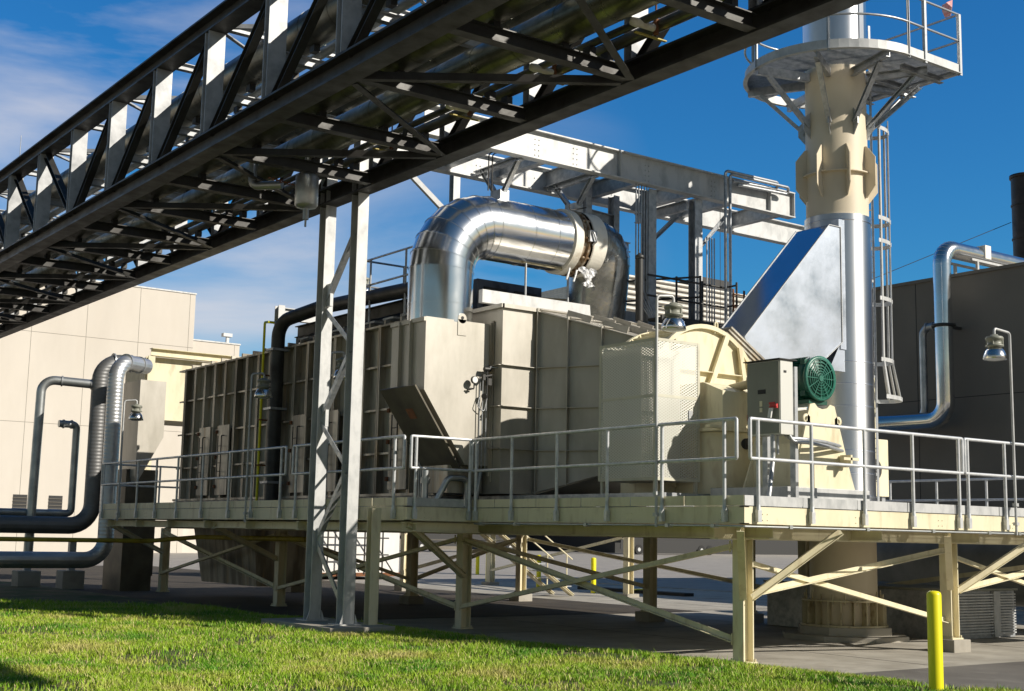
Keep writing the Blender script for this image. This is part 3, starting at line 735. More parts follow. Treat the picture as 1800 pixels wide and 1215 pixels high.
for k in range(5): 
    x=3.68+k*.07; b.tube(fillet([(x,6.36,8.4),(x,6.36,6.3),(x+.05,6.25,6.0),(x+.28-.03*k,6.2,5.7)],.2,5),.014,6)
for k in range(4): x=5.62+k*.07; b.tube([(x,6.4,7.64),(x,6.4,5.6)],.014,6)
b.build('thin_conduit',M['galv'],t)
b=MB()
for k,(dx,ln) in enumerate(((0,1.55),(.13,1.75))):
    x=5.85+dx
    b.tube(fillet([(x,6.1,5.3),(x,6.1,9.0-.05*k),(x+ln,6.1,9.02-.05*k),(x+ln+.05,6.18,8.9-.05*k),(x+.3,6.18,8.85-.05*k)],.09,5),.032,10)
b.build('pipe',M['galv'],t)
b=MB()
for x,z0,z1 in ((.28,7.7,8.4),(.36,7.7,8.4),(2.15,7.75,7.64)): b.tube(fillet([(x,6.5,z0),(x,6.5,z1),(x+.4,6.5,z1+.12)],.1,4),.012,6)
b.tube([(6.2,6.6,5.4),(6.2,6.6,8.3)],.006,6)
b.build('hanger_tube',M['chord'],t)
t=thing('valve_landing','small dark steel landing with black handrails between the duct and the stack','landing',(4.6,6.0,5.7))
b=MB();b.box(3.9,5.9,5.9,6.25,5.70,5.75);b.box(3.9,5.9,5.85,5.90,5.62,5.78);b.build('floor',M['chord'],t)
b=MB()
for z in (6.6,6.2):
    b.tube([(3.85,6.2,z),(5.9,6.2,z)],.022,8);b.tube([(5.9,5.85,z),(5.9,6.2,z)],.02,8);b.tube([(3.7,7.0,z-.05),(4.9,5.85,z+.04)],.02,8)
for x,y in ((4.6,6.2),(5.3,6.2),(5.9,5.85),(4.9,5.85)): b.cyl((x,y,5.7),(x,y,6.66),.022,8)
b.build('handrail',M['chord'],t)
b=MB();b.cyl((3.55,6.1,5.65),(3.55,6.1,6.85),.075,14);b.lathe((3.55,6.1,6.85),[(.075,0),(.09,.0),(.09,.05),(.0,.12)],14);b.build('vent_pipe',M['chord'],t)
t=thing('rusty_ladder','rust brown ladder standing beside the small landing','ladder',(5.8,5.6,5))
b=MB()
for x in (5.55,5.85): b.bar((x,5.6,4.9),(x,5.6,6.45),.05,.012,up=(0,1,0))
for k in range(6): b.cyl((5.55,5.6,5.0+k*.27),(5.85,5.6,5.0+k*.27),.012,6)
for z in (5.2,6.1): b.tube(fillet([(5.55,5.6,z),(5.55,5.25,z),(5.85,5.25,z),(5.85,5.6,z)],.15,4),.014,6)
b.build('ladder_frame',M['rust'],t)
# ---------------------------------------------------------------- fan
FC=V((2.2,3.0,3.83));FR=1.18
fn=thing('induced_draft_fan','cream yellow centrifugal fan with round scroll casing behind the grey cabinet','fan',(2.2,3,2.3))
b=MB();seg=56;vs=[]
for y in (3.0,4.02):
    for k in range(seg): a=2*math.pi*k/seg; vs.append((FC.x+FR*math.cos(a),y,FC.z+FR*math.sin(a)))
b.add(vs,[tuple(range(seg)),tuple(range(2*seg-1,seg-1,-1))]);b.add(vs,[(k,(k+1)%seg,seg+(k+1)%seg,seg+k) for k in range(seg)],True)
b.box(1.3,3.1,3.02,4.0,2.3,3.1)
b.build('scroll_casing',M['cream'],fn)
b=MB()
rim=[]
for y0_,y1_ in ((2.93,2.998),(4.022,4.1)):
    b.lathe((FC.x,y0_,FC.z),[(FR-.02,0),(FR+.05,0),(FR+.05,y1_-y0_),(FR-.02,y1_-y0_),(FR-.02,0)],56,axis='y',smooth=False)
b.bar((1.2,2.95,4.28),(3.25,2.95,4.28),.09,.014,up=(0,0,1)); b.bar((1.2,2.95,3.5),(3.25,2.95,3.5),.09,.014)
for x in (1.5,3.0): b.bar((x,2.95,2.4),(x,2.95,4.75 if x<2 else 4.6),.014,.09,up=(0,1,0))
b.bar((2.65,2.92,4.9),(2.25,2.92,4.0),.10,.05,up=(0,1,0))
b.bar((2.95,2.92,4.75),(3.05,2.92,4.2),.09,.05,up=(0,1,0))
for k in range(10):
    a=R(95+k*9); c=V((FC.x+math.cos(a)*(FR+.02),3.5,FC.z+math.sin(a)*(FR+.02))); 
    b.bar(c-V((0,.48,0)),c+V((0,.5,0)),.012,.05,up=(math.cos(a),0,math.sin(a)))
b.build('casing_rib',M['cream'],fn)
b=MB()
b.tube([(2.42,2.97,4.94),(2.42,2.97,5.10),(2.45,2.97,5.14),(2.48,2.97,5.10),(2.48,2.97,4.94)],.018,8);b.build('lifting_eye',M['cream'],fn)
# discharge collar up to the breeching
b=MB();b.hexa([(2.35,3.05,4.55),(3.35,3.05,4.1),(3.35,3.70,4.1),(2.35,3.70,4.55)],[(2.75,3.05,4.93),(3.75,3.05,4.4),(3.75,3.70,4.4),(2.75,3.70,4.93)]);b.build('discharge_neck',M['creamdirty'],fn)
b=MB()
for k in range(4):
    o_=V((-.02+.06*k,0,-.06+.05*k))
    b.hexa([V((2.62,2.95,4.98))+o_,V((3.72,2.95,4.32))+o_,V((3.72,3.78,4.32))+o_,V((2.62,3.78,4.98))+o_],[V((2.64,2.95,5.005))+o_,V((3.74,2.95,4.345))+o_,V((3.74,3.78,4.345))+o_,V((2.64,3.78,5.005))+o_])
b.build('flexible_joint',M['ssdirty'],fn)
# inlet box: bearing hood + half round pedestal
b=MB();b.prism([(1.62,2.0,3.30),(1.62,2.95,3.30),(1.62,2.95,4.02),(1.62,2.42,4.02),(1.62,2.0,3.86)],(1.15,0,0));b.build('bearing_hood',M['cream'],fn)
b=MB();b.box(1.5,2.9,1.92,2.95,3.24,3.295);b.box(1.25,1.5,1.9,2.0,3.27,3.31);b.box(2.77,2.9,1.93,2.95,3.295,4.0);b.build('hood_shelf',M['cream'],fn)
b=MB();vs=[];sg=20
for z in (2.27,3.235):
    for k in range(sg+1):
        a=math.pi+math.pi*k/sg; vs.append((2.2+.62*math.cos(a),2.5+.55*math.sin(a),z))
b.add(vs,[(k,k+1,sg+1+k+1,sg+1+k) for k in range(sg)],True);b.box(1.58,2.82,2.5,2.99,2.27,3.235);b.build('bearing_pedestal',M['cream'],fn)
b=MB();c=V((2.2-.12,2.5-.56,2.98));b.cyl((2.08,1.90,3.06),(2.08,1.99,3.06),.085,20);b.build('port_hole',M['dark'],fn)
b=MB()
for k in range(4): b.prism([(2.5+k*.17,1.0,2.38),(2.5+k*.17,1.0,3.1),(2.5+k*.17,1.35,3.1),(2.5+k*.17,1.85,2.38)],(.02,0,0))
b.box(2.4,3.1,1.0,1.9,2.9,2.93)
b.build('pedestal_gusset',M['creamdirty'],fn)
b=MB();b.cyl((2.2,1.5,4.05),(2.2,3.0,3.9),.07,14);b.cyl((2.2,1.62,4.04),(2.2,1.9,4.02),.17,20);b.build('shaft_coupling',M['creamdirty'],fn)
def label_plate(parent,x,y0,y1,z0,z1,m,name='warning_label'):
    b=MB();b.box(x-.004,x-.001,y0,y1,z0,z1);return b.build(name,M[m],parent)
b=MB();b.box(2.15,2.25,1.99,1.998,3.42,3.52);b.build('warning_label',M['red'],fn)
b=MB();b.box(2.0,2.14,2.99,2.997,4.02,4.08);b.build('warning_label',M['pink'],fn)
# slab
b=MB();b.box(1.45,3.25,.55,2.1,2.2,2.36);b.box(1.46,3.3,.5,2.15,ZT,2.197);b.build('base_slab',M['galvwhite'],fn,.008)
# mesh guard
g=thing('mesh_guard','tall pale framed expanded metal guard cage at the fan inlet','guard',(.7,2.5,2.3))
gx0,gx1,gy0,gy1,gz0,gz1=.62,1.5,2.42,3.7,2.46,4.62
b=MB()
for x,y in ((gx0,gy0),(gx1,gy0),(gx0,gy1),(gx1,gy1)): b.box(x-.025,x+.025,y-.025,y+.025,gz0,gz1)
for z in (gz0+.02,3.74,gz1-.02):
    for p,q in (((gx0,gy0),(gx1,gy0)),((gx0,gy0),(gx0,gy1)),((gx1,gy0),(gx1,gy1)),((gx0,gy1),(gx1,gy1))):
        b.bar((p[0],p[1],z),(q[0],q[1],z),.044,.044)
b.box(gx0,gx0+.05,gy0,gy0+.05,2.27,gz0);b.box(gx0,gx0+.05,gy1-.05,gy1,2.27,gz0);b.box(gx1-.05,gx1,gy0,gy0+.05,2.27,gz0)
b.build('frame',M['guardframe'],g)
b=MB();b.add([(gx0-.02,gy0,gz0),(gx0-.02,gy1,gz0),(gx0-.02,gy1,gz1),(gx0-.02,gy0,gz1)],[(0,1,2,3)]);b.build('side_screen',M['screen'],g)
b=MB();b.add([(gx0,gy0-.02,gz0),(gx1,gy0-.02,gz0),(gx1,gy0-.02,gz1),(gx0,gy0-.02,gz1)],[(0,1,2,3)]);b.build('front_screen',M['screen'],g)
b=MB();b.box(gx0+.03,gx1-.03,gy0+.36,gy1-.03,gz0,gz1-.1);b.build('inlet_silencer',M['ss'],g)
b=MB();b.cyl((1.32,2.38,3.42),(1.32,2.40,3.42),.03,8);b.box(1.28,1.36,2.385,2.398,3.4,3.55);b.build('latch',M['galv'],g)
# ---------------------------------------------------------------- control cabinet
cb=thing('control_cabinet','grey electrical cabinet with disconnect handle behind the corner railing','cabinet',(1.1,.6,2.1))
b=MB();b.box(1.08,1.34,.33,.97,3.07,4.13);b.build('enclosure',M['greylight'],cb,.008)
b=MB();b.box(1.065,1.078,.345,.955,3.09,4.11);dr=b.build('door',M['grey'],cb,.004)
b=MB();b.box(1.055,1.0645,.60,.74,3.66,3.72);b.build('nameplate',M['dark'],dr)
b=MB();b.box(1.058,1.0645,.66,.71,3.48,3.56);b.box(1.058,1.0645,.66,.71,3.40,3.46);b.build('label_sticker',M['cream'],dr)
b=MB();b.box(1.058,1.0645,.42,.53,3.50,3.53);b.box(1.058,1.0645,.42,.53,3.455,3.475);b.build('warning_sticker',M['red'],dr)
b=MB();b.box(1.03,1.06,.36,.41,3.44,3.50);b.box(1.0,1.03,.34,.46,3.46,3.49);h=b.build('disconnect_handle',M['red'],cb)
b=MB();b.hexa([(1.0,.42,3.44),(1.0,.48,3.44),(1.03,.48,3.44),(1.03,.42,3.44)],[(.99,.44,3.30),(.99,.50,3.31),(1.02,.5,3.31),(1.02,.44,3.30)]);b.build('lock_tag',M['whitepaint'],h)
b=MB();b.box(1.15,1.2,.322,.329,3.95,3.98);b.build('name_badge',M['dark'],cb)
b=MB();b.box(1.03,1.40,.30,1.0,4.131,4.145);b.build('rain_hood',M['dark'],cb)
b=MB();b.chan((1.45,.42,2.07),(1.45,.42,4.06),.1,.06,up=(1,0,0));b.chan((1.45,.95,2.07),(1.45,.95,4.06),.1,.06,up=(1,0,0));b.box(1.35,1.42,.4,.97,3.2,3.26);b.build('support_post',M['galv'],cb)
b=MB();b.tube(fillet([(1.28,.36,3.07),(1.34,.34,2.98),(1.6,.3,2.98),(2.1,.38,2.96),(2.7,.6,2.93)],.2,5),.028,10);b.tube(fillet([(1.28,.42,3.07),(1.34,.4,3.03),(1.6,.34,3.03),(2.1,.42,3.02),(2.65,.6,3.0)],.2,5),.028,10)
b.tube(fillet([(1.1,.5,3.07),(1.1,.5,2.75),(1.0,.45,2.45),(.9,.4,2.2),(.9,.4,2.05)],.15,4),.035,10)
b.tube([(1.2,.5,3.07),(1.2,.5,2.8)],.02,8)
b.build('flexible_conduit',M['galv'],cb)
b=MB();b.box(2.45,2.8,.36,.4,2.78,2.82);b.box(2.6,2.64,.36,.56,2.68,2.86);b.build('conduit_bracket',M['cream'],cb)
# ---------------------------------------------------------------- motor
mt=thing('electric_motor','dark green electric motor on a tapered cream pedestal','motor',(2.2,1,2.36))
mc=V((2.25,.62,3.98));mr=.33
b=MB();b.lathe(mc,[(.0,.0),(mr-.03,.0),(mr,.03),(mr,.16),(mr-.03,.17),(mr-.03,.95),(mr-.06,.97),(0,.97)],40,axis='y')
for k in range(40):
    a=2*math.pi*k/40; ca,sa=math.cos(a),math.sin(a)
    b.bar((mc.x+ca*(mr-.01),mc.y+.18,mc.z+sa*(mr-.01)),(mc.x+ca*(mr-.01),mc.y+.94,mc.z+sa*(mr-.01)),.008,.045,up=(ca,0,sa))
for a in (0,1.57,3.14,4.71):
    ca,sa=math.cos(a+.78),math.sin(a+.78); b.box(mc.x+ca*mr-.04,mc.x+ca*mr+.04,mc.y+.05,mc.y+.14,mc.z+sa*mr-.04,mc.z+sa*mr+.04)
b.build('motor_body',M['green'],mt)
M['greenlit']=mat('green_motor_paint_lit',(.018,.13,.09),0,.4,(.035,.18,.13),8)  # motor green with sunlight painted in, for the end grille
b=MB()
for r_ in (.29,.24,.19,.15,.11,.07): b.lathe(mc+V((0,-.02,0)),[(r_-.006,0),(r_+.006,0),(r_+.006,.012),(r_-.006,.012),(r_-.006,0)],36,axis='y')
for k in range(12):
    a=k*math.pi/6; ca,sa=math.cos(a),math.sin(a); b.bar(mc+V((ca*.05,-.016,sa*.05)),mc+V((ca*.31,-.016,sa*.31)),.01,.012,up=(0,1,0))
b.cyl(mc+V((0,-.03,0)),mc+V((0,-.005,0)),.045,16)
b.lathe(mc+V((0,-.02,0)),[(.30,0),(.335,.0),(.335,.05),(.30,.05)],36,axis='y')
b.build('fan_grille',M['greenlit'],mt,keep=True)
b=MB();b.box(2.05,2.45,.66,1.5,3.60,3.66);b.build('foot',M['green'],mt)
b=MB();pp=[(1.56,.58,2.362),(2.95,.58,2.362),(2.80,.58,2.75),(2.52,.58,3.58),(2.42,.58,3.60),(2.35,.58,3.54),(2.25,.58,3.52),(2.15,.58,3.54),(2.08,.58,3.60),(1.98,.58,3.58),(1.72,.58,2.75)]
b.prism(pp,(0,.03,0));b.prism([(x,1.5,z) for x,_,z in pp],(0,.03,0));b.box(1.75,2.7,.61,1.5,2.362,3.0);b.box(2.0,2.5,.61,1.5,3.0,3.5);b.build('pedestal',M['cream'],mt)
for sx in (-1,1):
    b=MB();c=V((2.25+sx*.35,.58,3.36))
    b.lathe(c,[(.035,0),(.075,0),(.075,.025),(.035,.025),(.035,0)],16,axis='y');b.box(c.x-.03-sx*.05,c.x+.03-sx*.05,.58,.605,3.28,3.40);b.build('lifting_lug',M['cream'],mt)
# ---------------------------------------------------------------- stack
SX,SY=6.13,3.48;SR=.59
st=thing('exhaust_stack','tall tan and aluminium exhaust stack rising through the platform','chimney',(SX,SY,0))
b=MB();b.prism([(SX+1.15*math.cos(R(22.5+45*k)),SY+1.15*math.sin(R(22.5+45*k)),GZ-.02) for k in range(8)],(0,0,.11));b.prism([(SX+.85*math.cos(R(22.5+45*k)),SY+.85*math.sin(R(22.5+45*k)),GZ) for k in range(8)],(0,0,.224));b.build('foundation',M['concrete'],st,.01)
b=MB();b.cyl((SX,SY,.115),(SX,SY,.15),.76,48);b.cyl((SX,SY,.55),(SX,SY,.58),.74,48)
for k in range(20):
    a=2*math.pi*k/20;b.bar((SX+math.cos(a)*.66,SY+math.sin(a)*.66,.15),(SX+math.cos(a)*.66,SY+math.sin(a)*.66,.55),.02,.15,up=(math.cos(a),math.sin(a),0))
    a+=.1;b.cyl((SX+math.cos(a)*.68,SY+math.sin(a)*.68,.5),(SX+math.cos(a)*.68,SY+math.sin(a)*.68,.68 if k%3 else .74),.016,6)
b.build('base_ring',M['creamdirty'],st)
b=MB();b.cyl((SX,SY,.11),(SX,SY,2.0),SR,64);b.cyl((SX,SY,7.5),(SX,SY,10.75),SR-.02,64,r2=SR-.03);b.build('tan_shell',M['tan'],st)
b=MB();b.cyl((SX,SY,1.99),(SX,SY,7.52),SR+.012,72)
z=2.4
while z<5.2: b.lathe((SX,SY,z),[(SR+.012,-.012),(SR+.018,-.006),(SR+.018,.006),(SR+.012,.012)],72);z+=.40
b.lathe((SX,SY,7.40),[(SR+.012,-.01),(SR+.02,0),(SR+.02,.012),(SR+.012,.02)],72)
b.build('aluminium_jacket',M['stackalu'],st)
b=MB();b.cyl((SX,SY,10.74),(SX,SY,16),SR-.0,64);b.box(SX-.02,SX+.10,SY-SR-.02,SY-SR+.05,10.76,16);b.build('upper_jacket',M['stackalu'],st,keep=True)
b=MB()
for k in range(8):
    a=R(-90+45*k+12);ca,sa=math.cos(a),math.sin(a)
    f=lambda r_,z:(SX+ca*r_,SY+sa*r_,z)
    t_=V((-sa,ca,0))*.018
    b.prism([f(SR-.05,7.86),f(SR+.02,7.86),f(SR+.19,8.08),f(SR+.19,8.62),f(SR+.02,8.84),f(SR-.05,8.84)],t_)
b.lathe((SX,SY,8.32),[(SR-.03,0),(SR+.06,0),(SR+.06,.02),(SR-.03,.02)],48,smooth=False)
b.build('guy_fin',M['tan'],st)
# stack platform
PZ=10.33;PR=1.68
sp=[]
n_=36
pts=[]
for k in range(n_+1):
    a=R(-90-k*270/n_); pts.append((SX+PR*math.cos(a),SY+PR*math.sin(a)))
# circle from front (-Y) clockwise through -X to +X side, then extension
pts=[p for p in pts]
a_end=pts[-1]
ext=[(7.64,SY+.2),(7.64,SY-PR)]
pts=[(SX+PR*math.cos(R(-90-k*215/n_)),SY+PR*math.sin(R(-90-k*215/n_))) for k in range(n_+1)]
outl=pts+[(7.64,SY+.95),(7.64,SY-PR)]
pl=MB()
# floor grating as radial bars + ring
x=SX-PR
while x<7.62:
    if x<SX: h_=math.sqrt(max(0,PR**2-(x-SX)**2)); y0_,y1_=SY-h_,SY+h_
    else: y0_,y1_=SY-PR,SY+.95
    rr=math.sqrt(max(0,(SR+.05)**2-(x-SX)**2)) if abs(x-SX)<SR+.05 else 0
    if rr>0: pl.box(x,x+.006,y0_,SY-rr,PZ,PZ+.03); pl.box(x,x+.006,SY+rr,y1_,PZ,PZ+.03)
    else: pl.box(x,x+.006,y0_,y1_,PZ,PZ+.03)
    x+=.032
pl.build('platform_grating',M['galv'],st)
b=MB()
for i in range(len(outl)):
    p,q=outl[i],outl[(i+1)%len(outl)]
    b.bar((p[0],p[1],PZ),(q[0],q[1],PZ),.012,.18)
    b.bar((p[0],p[1],PZ-.08),(q[0],q[1],PZ-.08),.08,.012)
b.build('platform_edge',M['galvwhite'],st)
b=MB()
rz=[PZ+.55,PZ+1.07]
op=outl
for z in rz: b.tube([(p[0],p[1],z) for p in op]+[(op[0][0],op[0][1],z)],.022,8)
b.build('platform_rail',M['galv'],st)
for k in (0,9,18,27,36):
    p=pts[k];b=MB();b.bar((p[0],p[1],PZ-.12),(p[0],p[1],PZ+1.07),.06,.012,up=(p[0]-SX,p[1]-SY,0));b.bar((p[0],p[1],PZ-.12),(p[0],p[1],PZ+1.07),.012,.06,up=(p[0]-SX,p[1]-SY,0));b.build('platform_post',M['galv'],st)
for p in ((7.64,SY+.95),(7.64,SY-PR),(6.6,SY-PR)):
    b=MB();b.angle((p[0],p[1],PZ-.12),(p[0],p[1],PZ+1.07),.06,.06,up=(1,0,0));b.build('platform_post',M['galv'],st)
b=MB()
for k in range(8):
    a=R(-90-12-45*k+40);ca,sa=math.cos(a),math.sin(a)
    f=lambda r_,z:V((SX+ca*r_,SY+sa*r_,z))
    ro=PR if ca<.6 else min(2.2,PR+.1)
    b.chan(f(SR-.02,PZ-.12),f(ro,PZ-.12),.08,.16)
    b.chan(f(SR+.0,9.25),f(ro-.25,PZ-.2),.09,.07)
    b.prism([f(SR-.04,9.0),f(SR+.12,9.2),f(SR+.12,9.4),f(SR-.04,9.55)],V((-sa,ca,0))*.02)
b.chan((SX+.6,SY-.3,9.3),(7.5,SY-.9,PZ-.15),.12,.09)
for y in (SY-1.3,SY-.6,SY+.3): b.chan((SX+.3,y,PZ-.12),(7.6,y,PZ-.12),.1,.12)
b.build('platform_bracket',M['galv'],st)
t=thing('ribbon','faded pink ribbon tied to the top right corner of the stack platform rail','ribbon',(7.64,SY-PR+.45,10.9))
b=MB();b.add([(7.62,1.95,11.42),(7.62,2.07,11.42),(7.59,2.11,11.55),(7.65,2.15,11.7),(7.69,1.95,11.75),(7.60,1.90,11.57),(7.49,1.95,11.65)],[(0,1,2,5),(2,3,4,5),(5,4,6)])
o=b.build('ribbon_strip',M['pink'],t);s_=o.modifiers.new('s','SOLIDIFY');s_.thickness=.01
# ladder with cage
ld=thing('caged_ladder','galvanised caged ladder climbing the right side of the exhaust stack','ladder',(7.1,SY,2.1))
LX=SX+SR+.13
b=MB()
for y in (SY-.24,SY+.2): b.bar((LX,y,2.1),(LX,y,PZ+1.1),.055,.014,up=(0,1,0))
z=2.4
while z<PZ: b.cyl((LX,SY-.24,z),(LX,SY+.2,z),.011,6);z+=.3
for z in (2.8,4.6,6.4,8.2,9.5): b.box(SX+SR-.02,LX,SY-.25,SY-.23,z,z+.05);b.box(SX+SR-.02,LX,SY+.19,SY+.21,z,z+.05)
b.build('ladder_rail',M['galv'],ld)
def hoop(z,s=1):
    o=[]
    for k in range(13):
        a=R(-100+200*k/12); o.append((LX+.35*s*1.05*max(0,math.cos(a))+.0+(.28*s if abs(math.cos(a))>.0 else 0)*0+ (.33*s if True else 0)*math.cos(a)*.9 if math.cos(a)>0 else LX,SY-.02+.36*s*math.sin(a),z))
    return o
b=MB()
zs=[4.25,4.95,6.1,7.2,7.64,9.4]
for z in zs:
    s_=1.28 if z<4.4 else 1
    h_=hoop(z,s_)
    for p,q in zip(h_[:-1],h_[1:]): b.bar(p,q,.012,.075)
b.build('cage_hoop',M['galvwhite'],ld)
b=MB()
for k in (1,3,5,6,7,9,11):
    p1=hoop(4.95)[k];p0=hoop(4.25,1.28)[k]
    b.bar(p1,(p1[0],p1[1],9.6),.045,.01,up=(p1[0]-LX,p1[1]-SY+.001,0));b.bar(p0,p1,.045,.01,up=(p1[0]-LX,p1[1]-SY+.001,0))
b.build('cage_strap',M['galvwhite'],ld)
t=thing('analyser_cabinet','cream cabinet standing just right of the exhaust stack behind the ladder','cabinet',(7.4,3.9,2.07))
b=MB();b.box(7.05,7.5,3.75,4.2,3.55,4.75);b.build('upper_box',M['cream'],t,.01)
b=MB();b.box(7.0,7.75,3.7,4.3,2.45,3.53);b.build('lower_box',M['cream'],t,.01)
b=MB();b.cyl((7.3,3.66,2.95),(7.3,3.69,2.95),.2,20);b.build('vent_disc',M['dark'],t)
b=MB();b.box(7.05,7.15,3.75,3.85,2.07,2.45);b.box(7.6,7.7,3.75,3.85,2.07,2.45);b.box(7.05,7.15,4.1,4.2,2.07,2.45);b.box(7.6,7.7,4.1,4.2,2.07,2.45);b.build('leg',M['galv'],t)
# breeching
br=thing('breeching_duct','large slanted aluminium clad duct joining the fan to the stack','duct',(4.5,3.5,5))
Yb0,Yb1=2.98,3.74
pol=[(3.12,4.96),(5.29,7.22),(5.6,7.22),(5.6,5.12),(4.98,4.66),(3.70,4.50),(3.55,4.42)]
b=MB();b.prism([(x,Yb0,z) for x,z in pol],(0,Yb1-Yb0,0));b.build('clad_body',M['aluflat'],br)
b=MB();n1=V((-.716,0,.698))*.004;b.hexa([V((3.14,Yb0+.01,4.98))+n1*.2,V((5.27,Yb0+.01,7.2))+n1*.2,V((5.27,Yb1-.01,7.2))+n1*.2,V((3.14,Yb1-.01,4.98))+n1*.2],[V((3.14,Yb0+.01,4.98))+n1,V((5.27,Yb0+.01,7.2))+n1,V((5.27,Yb1-.01,7.2))+n1,V((3.14,Yb1-.01,4.98))+n1]);b.build('top_sheet',M['alusmooth'],br)
b=MB()
for (x0,z0),(x1,z1) in zip(pol[:4],pol[1:5]):
    b.bar((x0,Yb0-.004,z0),(x1,Yb0-.004,z1),.012,.03,up=(0,1,0))
b.bar((3.12,Yb1,4.975),(5.29,Yb1,7.235),.02,.012)
b.build('corner_trim',M['galvwhite'],br)
b=MB();b.prism([(5.3,Yb0+.05,4.6),(5.9,Yb0+.05,4.6),(5.9,Yb0+.05,5.6),(5.55,Yb0+.05,5.0)],(0,.6,0));b.box(5.6,5.95,Yb0+.03,Yb1-.03,5.0,7.38);b.build('stack_saddle',M['aluflat'],br)
# ---------------------------------------------------------------- pipe bridge
pb=thing('pipe_bridge','long shade-darkened steel truss pipe bridge crossing overhead from the upper right','pipe bridge',(-3.2,8,7.5))
BL,BR_=-5.03,-2.02;BZ,TZ=7.50,9.43
YA,YB=-9.5,36
for x,z,nm in ((BL,BZ,'bottom_chord'),(BR_,BZ,'bottom_chord'),(BL,TZ+.03,'top_chord'),(BR_,TZ+.03,'top_chord')):
    b=MB();b.ibeam((x,YA,z),(x,YB,z),.30,.30,tf=.03,tw=.02)
    b.build(nm,M['chord'],pb)
nodes=[2.10+2.18*k for k in range(-5,15)]
for x in (BL,BR_):
    for i,y in enumerate(nodes):
        b=MB();b.ibeam((x,y,BZ+.14),(x,y,TZ-.12),.28,.15,up=(0,1,0),tf=.016,tw=.012);b.build('vertical',M['bridgegalv'],pb)
        if i<len(nodes)-1:
            y2=nodes[i+1]
            if y<12.6: p,q=(x,y+.1,TZ-.15),(x,y2-.1,BZ+.15)
            else: p,q=(x,y+.1,BZ+.15),(x,y2-.1,TZ-.15)
            b=MB();b.ibeam(p,q,.13,.13,tf=.012,tw=.01);b.build('diagonal',M['chord'],pb)
for i,y in enumerate(nodes):
    b=MB();b.ibeam((BL+.16,y,BZ-.04),(BR_-.16,y,BZ-.04),.16,.18,tf=.014);b.build('floor_strut',M['chord'],pb)
    b=MB();b.ibeam((BL+.16,y,TZ+.03),(BR_-.16,y,TZ+.03),.12,.12,tf=.012);b.build('top_strut',M['bridgegalv'],pb)
    b=MB();b.ibeam((BL+.14,y+.09,8.36),(BR_-.14,y+.09,8.36),.12,.14,tf=.012);b.build('pipe_rest',M['bridgegalv'],pb)
    if i<len(nodes)-1:
        y2=nodes[i+1]
        p,q=((BL+.17,y+.1,BZ-.1),(BR_-.17,y2-.1,BZ-.1)) if i%2 else ((BR_-.17,y+.1,BZ-.1),(BL+.17,y2-.1,BZ-.1))
        b=MB();b.angle(p,q,.1,.1);b.build('lateral_brace',M['chord'],pb)
        b=MB();p,q=((BL+.15,y+.1,TZ),(BR_-.15,y2-.1,TZ)) if i%2 else ((BR_-.15,y+.1,TZ),(BL+.15,y2-.1,TZ));b.angle(p,q,.07,.07);b.build('top_lateral',M['bridgegalv'],pb)
for x,y in ((BL,17.2),(BL,28.0)):
    b=MB();b.cyl((x,y,TZ+.17),(x,y,TZ+.8),.008,6);b.build('lightning_rod',M['galv'],pb)
bp_=[(-4.35,8.92,.28,'bridgepipe','thick dull insulated pipe high on the left inside the bridge'),(-3.15,7.90,.25,'bridgepipe2','insulated pipe seen from below along the middle of the bridge'),
 (-4.7,7.80,.11,'aludull','slim bright pipe just above the near bottom chord of the bridge'),(-2.72,8.64,.15,'bridgepipe','medium pipe on the upper pipe rest near the far truss'),
 (-3.6,9.08,.09,'aludull','thin bright pipe topmost in the bridge'),(-2.43,7.77,.08,'bridgepipe','thin pipe low beside the far bottom chord of the bridge'),(-4.2,7.93,.27,'bridgepipe','thick dark pipe low beside the near bottom chord of the bridge'),(-2.72,7.75,.05,'bridgepipe','thinnest pipe lying low between the middle and far bottom pipes')]
for x,z,r_,m_,lb in bp_:
    t=thing('bridge_pipe',lb,'pipe',(x,8,z),'pipes carried in the overhead bridge')
    b=MB();pts_=subdiv([(x,YA-.5,z),(x,YB,z)],.9)
    b.tube(pts_,r_,24 if r_>.15 else 14,split=False,seam=.004 if r_>.1 else 0);b.build('pipe_run',M[m_],t)
    b=MB()
    for y in nodes: b.box(x-.05,x+.05,y+.02,y+.16,z-r_-.10,z-r_+.01)
    b.build('pipe_shoe',M['chord'],t)
b_t=thing('steam_trap_assembly','small pipe bend with valve hanging inside the bridge above the near chord','valve',(-3.6,5,8.2))
b=MB();b.tube(fillet([(-4.05,6.4,8.3),(-4.05,6.1,8.45),(-4.05,5.9,7.64),(-4.05,5.9,8.0)],.08,5),.07,12);b.build('pipe_bend',M['alu'],b_t)
for y in (1.0,3.0,-1.0,5.2):
    t=thing('drain_valve',{1.0:'rusty drain valve with white cap, second from the upper right under the bridge pipes',3.0:'rusty drain valve with white cap, third from the right under the bridge pipes',-1.0:'rusty drain valve with white cap, farthest right under the bridge pipes',5.2:'rusty drain valve with white cap, farthest left under the bridge pipes'}[y],'valve',(-2.75,y,7.8),'rusty drain valves under the bridge pipes')
    b=MB();b.cyl((-2.8,y,7.70),(-2.55,y,7.70),.045,12);b.lathe((-2.8,y,7.70),[(0.,-.12),(.05,-.1),(.06,0),(.045,.02)],12,axis='x');b.build('white_cap',M['white'],t)
    b=MB();b.cyl((-2.51,y,7.63),(-2.51,y,7.82),.035,10);b.cyl((-2.51,y,7.8),(-2.51,y,8.5),.012,8);b.build('valve_body',M['rust'],t)
    b=MB();b.box(-2.85,-2.35,y-.02,y+.02,7.57,7.585);b.build('tray_strip',M['yellowpipe'],t)
